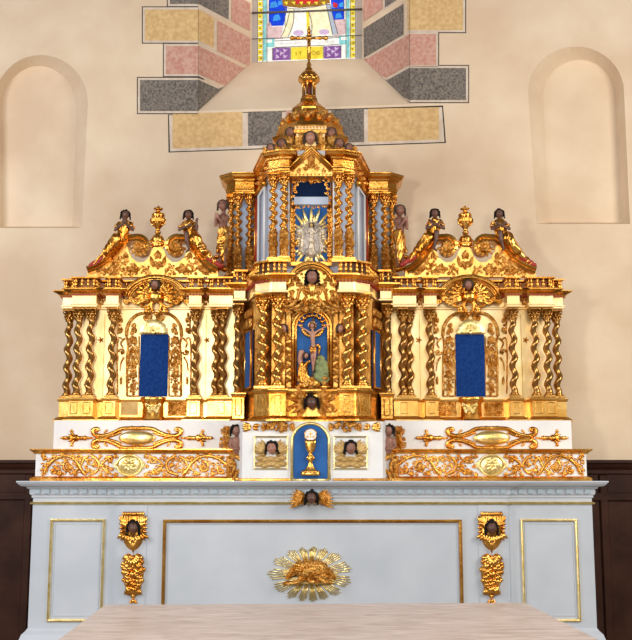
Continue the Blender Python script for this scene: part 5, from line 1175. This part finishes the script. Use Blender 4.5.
# gable
mb = MB(TU); Yg = Yi - .0
rl = Relief(mb, Yg, 0)
gpts = [(-21, 168.5), (0, 148.5), (21, 168.5)]
for o, tt, dy in ((.03, 1.5, 0), (.02, 1.2, 2.4), (.008, 1.0, 4.4)): rl.stroke([(x * (1 - dy * .02), y + dy * (1 if x == 0 else .5)) for x, y in gpts], tt, o, sub=0, n=6)
mb.build('gable_moulding', 'gold', up)
mb = MB(TU); mb.prism([(rl.p(x, y).x, rl.p(x, y).z) for x, y in ((-21, 176), (-21, 168), (0, 149.5), (21, 168), (21, 176))], Yg, Yg + .12); mb.build('gable_panel', 'gold_warm', up)
mb = MB(TU); rl.mb = mb
rl.acanthus(0, 162, PI / 2, 8, .002); rl.rosette(0, 165, 4, 8, .006)
for sg in (-1, 1): rl.spiral(sg * 6, 168, 3.4, 1.3, PI / 2, sg, (1, .4)); rl.spiral(sg * 13, 171, 2.6, 1.2, PI / 2, sg, (.9, .4)); rl.leaf(sg * 8, 164, 1.2 if sg > 0 else PI - 1.2, 4, 1); rl.acanthus(sg * 17, 170, 0 if sg > 0 else PI, 4)
for i in range(11): rl.ball((i - 5) * 3.8, 174.6, 1.0)
mb.build('gable_carving', 'gold_carved', up)
# frieze carving between
mb = MB(TU)
for sg in (-1, 1):
    for q in range(4):
        f = (q + .5) / 4; x = (u2 + .045) * (1 - f) + (o1 - .055) * f; y = (Yi + .04) * (1 - f) + Yo * f
        mb.ell((sg * x, y - .008, ze0 + H * .42), (.03, .02, H * .13), 8, 6)
mb.build('frieze_bosses', 'gold_carved', up)

# ================================================================== CROWN
cw = thing('crown_roof', 'domed gilt crown of the altarpiece ringed with small cherub heads', 'altarpiece', (0, .6, ze1))
Yd = .62; kd = m(Yd, 130); zd = lambda y: Zat(y, Yd)
OXc = D(-2.5, 130, Yd)
def octo(mb, prof, n=8, cy=Yd, sy=1.0, smooth=False): mb.lathe(prof, OXc, cy, n, sy, PI / n, PI / n + 2 * PI, smooth)
mb = MB(TU); hcw = [(u1 - .03, Yi + .02), (u2 + .02, Yi + .02), (o1 - .055, Yo + .01), (o1 - .1, 1.0)]
pc = [(-x, y) for x, y in hcw[::-1]] + hcw; sweep(mb, pc, [(0, ze1), (0, ze1 + .02), (-.012, ze1 + .034)], 1.0); mb.build('crown_base', 'white_paint', cw)
mb = MB(); z0 = ze1 + .03
# slanting hipped roof with moulded rim
R0 = 40 * kd
octo(mb, [(R0 * .93, z0 - .012), (R0 * .93, zd(147)), (R0 * 1.0, zd(145)), (R0 * 1.02, zd(142.5)), (R0 * .92, zd(140)), (33 * kd, zd(131.5)), (30 * kd, zd(130)), (28.5 * kd, zd(126.5)), (24 * kd, zd(121.5)), (19.5 * kd, zd(117)), (17 * kd, zd(112))])
mb.build('dome', 'gold', cw)
# drum front
mb = MB(); Yk = Yd - 36 * kd; rl = Relief(mb, Yk, -2.2); pts = [(-12, 146), (12, 146), (16, 126), (-16, 126)]
mb.prism([(rl.p(x, y).x, rl.p(x, y).z) for x, y in pts], Yk, Yk + .1); mb.build('drum_panel', 'gold_flat', cw)
mb = MB(); rl.mb = mb
for i in range(9): rl.ball((i - 4) * 3.3, 127.7, 1.0)
rl.stroke([(-16, 125.5), (16, 125.5)], .9, sub=0); rl.stroke([(-15.5, 130), (15.5, 130)], .6, sub=0)
for sg in (-1, 1):
    for i in range(5): rl.leaf(sg * 6, 139 + i * .6, PI / 2 - sg * (.5 + .4 * i), 8.5, 1.7, .004)
    for i in range(5): rl.leaf(sg * 22, 145, PI / 2 + sg * (.5 - .4 * i), 10.5, 2.0, .004 - .002 * i)
    rl.spiral(sg * 12, 144, 3.2, 1.3, 0, sg, (1, .4)); rl.spiral(sg * 18, 148, 3, 1.3, 0, -sg, (1, .4)); rl.acanthus(sg * 8, 149, PI / 2, 6); rl.acanthus(sg * 26, 148, PI / 2 - sg * .4, 7)
    rl.acanthus(sg * 32, 149, PI / 2 - sg * .2, 6, -.03)
mb.build('drum_carving', 'gold_carved', cw)
for x, y, rr, yy in ((-2.5, 138, 6.2, Yk - .02), (-22.5, 132.5, 4.8, Yk + .015), (18.5, 132.5, 4.8, Yk + .015), (-31, 143.5, 4.8, Yk - .005), (26.5, 143.5, 4.8, Yk - .005), (-42, 148, 4.2, Yi + .0), (36.5, 148, 4.2, Yi + .0)):
    put_head('cherub_head', (D(x, y, yy), yy, Zat(y, yy)), rr * m(yy, y), cw, None, 'skin_pale' if rr > 5 else 'skin_mid', 'hair_brown', 0 if rr > 5 else (.3 if x > 0 else -.3), .3 if rr < 5 else .6, None, seed=int(60 + x))
mb = MB()
for x in (-42, 36.5):
    rl = Relief(mb, Yi, x)
    for sg in (-1, 1): rl.fan(sg * 3, 150, 6, PI / 2 - sg * PI / 2 - .5, PI / 2 - sg * PI / 2 + .9, 4, .22)
for i in range(7):                                     # scale-like leaves over the dome
    for j in range(2):
        a = PI + PI * (i + .5 + .5 * (j % 2)) / 7.5; rr = (28 - 4.6 * j) * kd; mb.ell((OXc + rr * math.cos(a), Yd + rr * math.sin(a), zd(125 - 4.2 * j)), (3.0 * kd, 3.0 * kd, 3.2 * kd), 8, 6)
        mb.ell((OXc + rr * 1.04 * math.cos(a + .12), Yd + rr * 1.04 * math.sin(a + .12), zd(123 - 4.2 * j)), (1.4 * kd, 1.4 * kd, 2.0 * kd), 8, 6)
for sg in (-1, 1):
    for i in range(6): f = i / 5; mb.ell((OXc + sg * (30.5 - 14.5 * f) * kd, Yd - .02, zd(129 - 16 * f)), (2.4 * kd, 2.6 * kd, 2.4 * kd), 8, 6)
mb.build('dome_carving', 'gold_carved', cw)
# lantern with the cross
ln = thing('lantern_cross', 'slender gilt lantern carrying a cross in front of the stained glass window', 'cross', (OXc, Yd, zd(112)))
OXl = D(-4, 80, Yd); k = m(Yd, 85)
mb = MB(); mb.lathe([(17.5 * k, zd(116)), (18 * k, zd(112)), (17.5 * k, zd(110.5)), (14 * k, zd(107.5)), (9.5 * k, zd(103.5)), (9 * k, zd(102)), (9 * k, zd(100)), (7.8 * k, zd(98.5)), (7.8 * k, zd(97.5))], OXl, Yd, 8, 1, PI / 8, PI / 8 + 2 * PI, False); mb.build('lantern_base', 'gold', ln)
for i in range(6):
    a = 2 * PI * (i + .25) / 6 + PI / 6 * 0; mb = MB(); cx, cy = OXl + 6.2 * k * math.cos(a), Yd + 6.2 * k * math.sin(a)
    mb.lathe([(1.3 * k, zd(98)), (1.3 * k, zd(96.8)), (.8 * k, zd(96)), (.85 * k, zd(86)), (1.3 * k, zd(84.5)), (1.3 * k, zd(83.5))], cx, cy, 8); mb.build('colonnette', 'gold', ln)
mb = MB(); mb.lathe([(3.2 * k, zd(98)), (3.0 * k, zd(90)), (3.2 * k, zd(83))], OXl, Yd, 10); mb.build('lantern_core', 'dark_red', ln, 'dark red core of the lantern')
mb = MB(); mb.lathe([(7.6 * k, zd(84)), (8 * k, zd(83)), (10.6 * k, zd(81.5)), (11 * k, zd(80)), (9.4 * k, zd(78.5)), (9.2 * k, zd(76)), (6.5 * k, zd(72.5)), (3.2 * k, zd(70.5)), (3.8 * k, zd(69.5)), (2.6 * k, zd(67.8)), (1.7 * k, zd(66.5)), (2.6 * k, zd(65)), (1.6 * k, zd(63)), (1.1 * k, zd(61)), (1.5 * k, zd(59.5)), (.9 * k, zd(58))], OXl, Yd, 24)
for i in range(10): a = 2 * PI * i / 10; mb.ell((OXl + 9 * k * math.cos(a), Yd + 9 * k * math.sin(a), zd(78)), (1.6 * k, 1.6 * k, 2.2 * k), 8, 6)
mb.build('lantern_dome', 'gold', ln)
mb = MB(); mb.tube([(OXl, Yd, zd(59)), (OXl, Yd, zd(30))], [2.0 * k, 1.6 * k], 8); z = zd(38); mb.tube([(OXl - 17 * k, Yd, z), (OXl + 17 * k, Yd, z)], 1.5 * k, 8)
for x in (-17, -11, 11, 17): mb.ell((OXl + x * k, Yd, z), 2.4 * k if abs(x) > 12 else 2.1 * k, 10, 8)
for y in (31, 34.5, 47, 29): mb.ell((OXl, Yd, zd(y)), (2.2 * k if y > 30 else 1.2 * k), 10, 8)
mb.ell((OXl, Yd, zd(28)), (.8 * k, .8 * k, 2 * k), 8, 6); mb.ell((OXl, Yd, z), 2.6 * k, 10, 8)
for i in range(8): a = i * PI / 4; mb.tube([(OXl, Yd, z), (OXl + 4.6 * k * math.cos(a), Yd, z + 4.6 * k * math.sin(a))], [.8 * k, .2 * k], 6)
mb.build('cross', 'gold', ln)

# ================================================================== STATUES
def angel(name, s, hx, hy, pose, label, cat, Y=.545):
    """kneeling angel on the sloping pediment; hx, hy = head in picture units from the middle; trailing away from the urn"""
    tr = 1 if pose['out'] else -1; sd = (1 if s > 0 else -1) * tr; k = m(Y, hy)
    t = thing(name, label, cat, (D(s * hx, hy, Y), Y, Zat(hy + 40, Y)), 'angels kneeling on the wing pediments')
    X0 = D(s * hx, hy, Y)
    def v(x, y, o=0): return (X0 + sd * x * k, Y - o, Zat(hy + y, Y))
    robe = [(v(-2.6, 10.5), v(2.6, 10.5), 3.4 * k, 3.4 * k), (v(0, 11), v(2, 19), 5.4 * k, 4.9 * k), (v(2, 19), v(7, 25), 5.2 * k, 5.4 * k), (v(7, 25, .02), v(16, 37, .02), 5.2 * k, 3.8 * k), (v(8, 26), v(20, 41), 4.6 * k, 3.4 * k), (v(18, 39), v(29, 49), 3.6 * k, 1.8 * k), (v(-4.5, 9), v(-7, 12.5, .01), 2.8 * k, 2.4 * k), (v(4.5, 9), v(7, 12.5, .01), 2.8 * k, 2.4 * k)]
    robe = [(a_, b_, r0 * 1.2, r1 * 1.2) for a_, b_, r0, r1 in robe]
    remesh('gilt_robe', robe, .004, 'gold', t, folds=folds_f(.005, 150, hx))
    cl = [(v(5, 24, -.03), v(20, 42, -.02), 4.6 * k, 3.4 * k), (v(20, 43, 0), v(33, 51, 0), 3.2 * k, 2.4 * k)]
    remesh('red_cloak', cl, .004, 'red_paint', t, folds=folds_f(.003, 120, hx))
    arms = [(v(0, 5.2), v(0, 8.5), 1.9 * k, 2.2 * k)]
    hands = []
    for sg in (-1, 1):
        sh = v(sg * 5, 9.5, .004); el = v(sg * 8.6, 16, .035)
        if pose['hands'] == 'pray': ha = v(sg * .7 - 1, 10.5, .065); tip = v(sg * .4 - 1, 6.2, .078)
        elif pose['hands'] == 'cross': ha = v(-sg * 2.2, 12, .055); tip = v(-sg * 5.5, 9.5, .05)
        elif sg * sd > 0: ha = v(sg * 8.8, 9, .05); tip = v(sg * 9.4, 5, .055)
        else: ha = v(sg * .5, 13, .055); tip = v(-sg * 3.5, 11, .055)
        arms += [(sh, el, 2.1 * k, 1.5 * k), (el, ha, 1.5 * k, 1.0 * k)]; hands.append((Vector(ha), Vector(tip), sg))
    if pose.get('leg'): arms += [(v(-1, 20, .05), v(-.5, 28, .055), 2.6 * k, 2.2 * k), (v(-.5, 28, .055), v(2, 36, .045), 1.9 * k, 1.2 * k), (v(2, 36, .045), v(-.5, 39, .06), 1.3 * k, .9 * k)]
    for ha, tip, sg in hands:
        d = (tip - ha); pn = d.normalized(); side = pn.cross(Vector((0, 1, 0))).normalized(); arms.append((ha, ha + d * .4, 1.1 * k, 1.25 * k))
        for i, L in enumerate((.82, 1.0, .95, .75)): o_ = side * (i - 1.5) * .62 * k; arms.append((tuple(ha + d * .4 + o_), tuple(ha + d * (.4 + .62 * L) + o_ * 1.2 + Vector((0, -.004, 0))), .40 * k, .28 * k))
        arms.append((tuple(ha + d * .1), tuple(ha + d * .45 + side * (1.9 * k if sg > 0 else -1.9 * k)), .45 * k, .32 * k))
    b = remesh('dark_body', [(tuple(a), tuple(c), r0, r1) for a, c, r0, r1 in arms], .0022, 'skin_dark', t, smooth=3)
    put_head('angel_head', v(-.3, .4, .01), 4.6 * k, b, None, 'skin_dark', 'hair_black', pose.get('yaw', 0), .55, None, seed=int(hx))
    return t
angel('kneeling_angel', -1, 187.5, 215, dict(out=True, hands='pray', yaw=.35), 'praying angel statue at the far left of the left pediment', 'statue')
angel('kneeling_angel', -1, 124, 215, dict(out=False, hands='one', leg=True, yaw=.1), 'angel statue right of the left urn with one hand raised', 'statue')
angel('kneeling_angel', 1, 121.5, 213.5, dict(out=False, hands='cross', leg=True, yaw=-.1), 'angel statue left of the right urn holding its arms before its chest', 'statue')
angel('kneeling_angel', 1, 186.5, 214, dict(out=True, hands='cross', leg=True, yaw=-.1), 'angel statue at the far right with arms crossed and a bare dark leg', 'statue')
def standing(s):
    Y = .62; hx, hy = (89.5, 206) if s < 0 else (86.5, 211); k = m(Y, 230); X0 = D(s * hx, 230, Y); side = 'left' if s < 0 else 'right'; zz = lambda y: Zat(y, Y)
    t = thing('standing_cherub', 'half-draped praying cherub statue standing against the %s upper columns' % side, 'statue', (X0, Y, ZBT), 'standing cherubs beside the upper storey')
    def v(x, y, o=0): return (X0 - s * -1 * x * k, Y - o, zz(y))     # +x = away from the middle
    dy = 0 if s < 0 else 3
    body = [(v(0, 211 + dy), v(0, 215 + dy), 1.9 * k, 2.1 * k), (v(.5, 218 + dy), v(.5, 226 + dy), 4.3 * k, 3.9 * k), (v(.5, 226 + dy), v(0, 232 + dy), 3.9 * k, 4.4 * k), (v(-2.5, 217 + dy), v(3.5, 217 + dy), 2.4 * k, 2.4 * k), (v(1, 232), v(2.5, 250), 3.2 * k, 2.4 * k), (v(-1, 232), v(-2, 250), 3.2 * k, 2.4 * k), (v(2.5, 250), v(3, 268, .02), 2.2 * k, 1.2 * k), (v(-2, 250), v(-2, 266, .02), 2.2 * k, 1.2 * k)]
    for sg in (-1, 1):
        sh, el, ha = v(.5 + sg * 4.4, 218 + dy, .01), v(3 + sg * 4.2, 226 + dy, .03), v(6 + sg * .9, 219 + dy, .055)
        body += [(sh, el, 2.0 * k, 1.6 * k), (el, ha, 1.5 * k, 1.0 * k)]; ha = Vector(ha); d = Vector((.25 * k * s, -.3 * k, 5 * k))
        body.append((tuple(ha), tuple(ha + d * .45), 1.0 * k, 1.1 * k))
        for i, L in enumerate((.8, 1, .93, .75)): o_ = Vector((0, (i - 1.5) * .62 * k, 0)); body.append((tuple(ha + d * .45 + o_), tuple(ha + d * (.45 + .55 * L) + o_), .4 * k, .28 * k))
        body.append((tuple(ha + d * .1), tuple(ha + d * .5 + Vector((0, 1.7 * k, 0))), .45 * k, .3 * k))
    body = [(a_, c_, r0 * 1.12, r1 * 1.12) for a_, c_, r0, r1 in body]
    b = remesh('cherub_body', body, .0022, 'skin_mid', t, smooth=3)
    put_head('cherub_head', v(.5, hy, .01), 5.6 * k, b, None, 'skin_mid', 'hair_brown', .3 * (-1 if s < 0 else 1), .35, None, seed=70 + s)
    remesh('gilt_drapery', [(v(-.5, 230 + dy, 0), v(0, 240), 5.6 * k, 6.0 * k), (v(0, 240), v(1, 250), 6.0 * k, 5.2 * k), (v(1, 250), v(-1, 264), 5.0 * k, 3.0 * k), (v(3.5, 244), v(6, 252), 2.6 * k, 1.6 * k)], .0035, 'gold', t, folds=folds_f(.004, 190, 5))
    mb = MB(); mb.ell(v(2, ) if 0 else v(2, 269, .02), (3.2 * k, .03, 2.6 * k), 12, 8); mb.ell(v(-2, 270, .02), (3.6 * k, .03, 2.8 * k), 12, 8); mb.ell(v(6, 258, .03), (2.6 * k, .03, 2.2 * k), 12, 8); mb.lathe([(4.6 * k, ZBT - .0), (4.6 * k, ZBT + .03)], X0, Y, 12)
    mb.build('cloud_base', 'gold', t)
for s in (-1, 1): standing(s)
def herm(s):
    Y = .14; k = m(Y, 450); hx = 76; X0 = D(s * hx, 450, Y); side = 'left' if s < 0 else 'right'
    t = thing('cherub_herm', 'bare-chested cherub bust on a gilt scroll, %s edge of the white tabernacle' % side, 'statue', (X0, Y, ZC), 'cherub busts beside the tabernacle')
    def v(x, y, o=0): return (X0 + s * x * k, Y - o, Zat(y, Y))
    body = [(v(0, 435), v(0, 439), 2 * k, 2.2 * k), (v(0, 441, .01), v(0, 450, .01), 4.9 * k, 4.2 * k), (v(0, 450, .01), v(-1, 455), 4.2 * k, 3.6 * k), (v(-5, 440, .01), v(-6.5, 446, .015), 2.2 * k, 1.8 * k), (v(-6.5, 446, .015), v(-2, 449, .04), 1.6 * k, 1.2 * k), (v(5, 440, .01), v(6.5, 446, .02), 2.2 * k, 1.8 * k), (v(6.5, 446, .02), v(2, 449.5, .045), 1.6 * k, 1.2 * k)]
    for sg in (-1, 1):
        ha = Vector(v(sg * 2, 449.3, .043)); d = Vector((-s * sg * 3.2 * k, -.004, 1 * k))
        for i, L in enumerate((.8, 1, .93, .75)): o_ = Vector((0, 0, (i - 1.5) * .6 * k)); body.append((tuple(ha + o_), tuple(ha + d * L + o_), .45 * k, .3 * k))
        body.append((tuple(ha), tuple(ha + d * .3 + Vector((0, -.003, 1.8 * k))), .45 * k, .3 * k))
    b = remesh('cherub_body', body, .0025, 'skin_mid', t, smooth=3)
    put_head('cherub_head', v(.8, 430.5, .015), 5.2 * k, b, None, 'skin_mid', 'hair_black', -s * .5, .7, None, seed=80 + s)
    mb = MB(); rl = Relief(mb, Y - .012, s * hx)
    def X(x): return s * x
    rl.stroke([(X(7), 455), (X(-1), 457), (X(-6), 462), (X(-5), 469), (X(0), 473), (X(3), 480)], (2.4, 1.6), .01); rl.stroke([(X(6), 460), (X(2), 464), (X(3), 471), (X(7), 478)], (2, 1.2), .004); rl.spiral(X(6), 463, 4, 1.3, 0, s, (1.5, .6), True, .004)
    for x, y, a in ((-7, 457, 2.2), (-9, 464, 2.8), (-5, 471, -2.4), (0, 478, -1.8), (2, 458, 1.2), (-8, 448, 1.9), (-9, 441, 1.7), (-9, 434, 1.6), (5, 472, -.8)): rl.acanthus(X(x), y, a if s > 0 else PI - a, 7 if y > 450 else 5.5, .004)
    mb.tube([v(7, 456), v(8, 480)], [3.5 * k, 2.5 * k], 8)
    mb.build('foliage_scroll', 'gold_carved', t)
for s in (-1, 1): herm(s)

# ================================================================== LIGHT
def area(name, loc, tgt, sx, sy, power, col):
    l = bpy.data.lights.new(name, 'AREA'); l.shape = 'RECTANGLE'; l.size = sx; l.size_y = sy; l.energy = power; l.color = col
    o = bpy.data.objects.new(name, l); C.objects.link(o); o.location = loc; o.rotation_euler = (Vector(tgt) - Vector(loc)).to_track_quat('-Z', 'Y').to_euler()
area('nave_windows', (0, -10.5, 4.6), (0, 1, 2.0), 6.5, 3.2, 430, (1, .96, .9))
area('lamp_by_camera', (-1.5, -6.2, 1.7), (0, .5, 2.0), 0.35, .35, 160, (1, .95, .88))
area('side_fill', (-4.6, -3.2, 3.2), (0, .9, 2.0), 1.8, 2.8, 260, (.97, .97, 1))  # unseen fill panel added to give the gilt carving side highlights
area('side_fill', (4.6, -3.2, 3.2), (0, .9, 2.0), 1.8, 2.8, 310, (1, .93, .84))  # its added counterpart on the right, a fill panel out of view
gw = G(307, -70, .06); area('apse_window', tuple(gw), (0, .6, 1.5), .62, .6, 16, (1, .96, .9))
w = bpy.data.worlds.new('world'); bpy.context.scene.world = w; w.use_nodes = True
w.node_tree.nodes['Background'].inputs['Color'].default_value = (1.0, .93, .86, 1); w.node_tree.nodes['Background'].inputs['Strength'].default_value = .22
vs = bpy.context.scene.view_settings; vs.view_transform = 'Standard'; vs.look = 'None'; vs.gamma = 1; vs.use_curve_mapping = False; vs.exposure = -.62
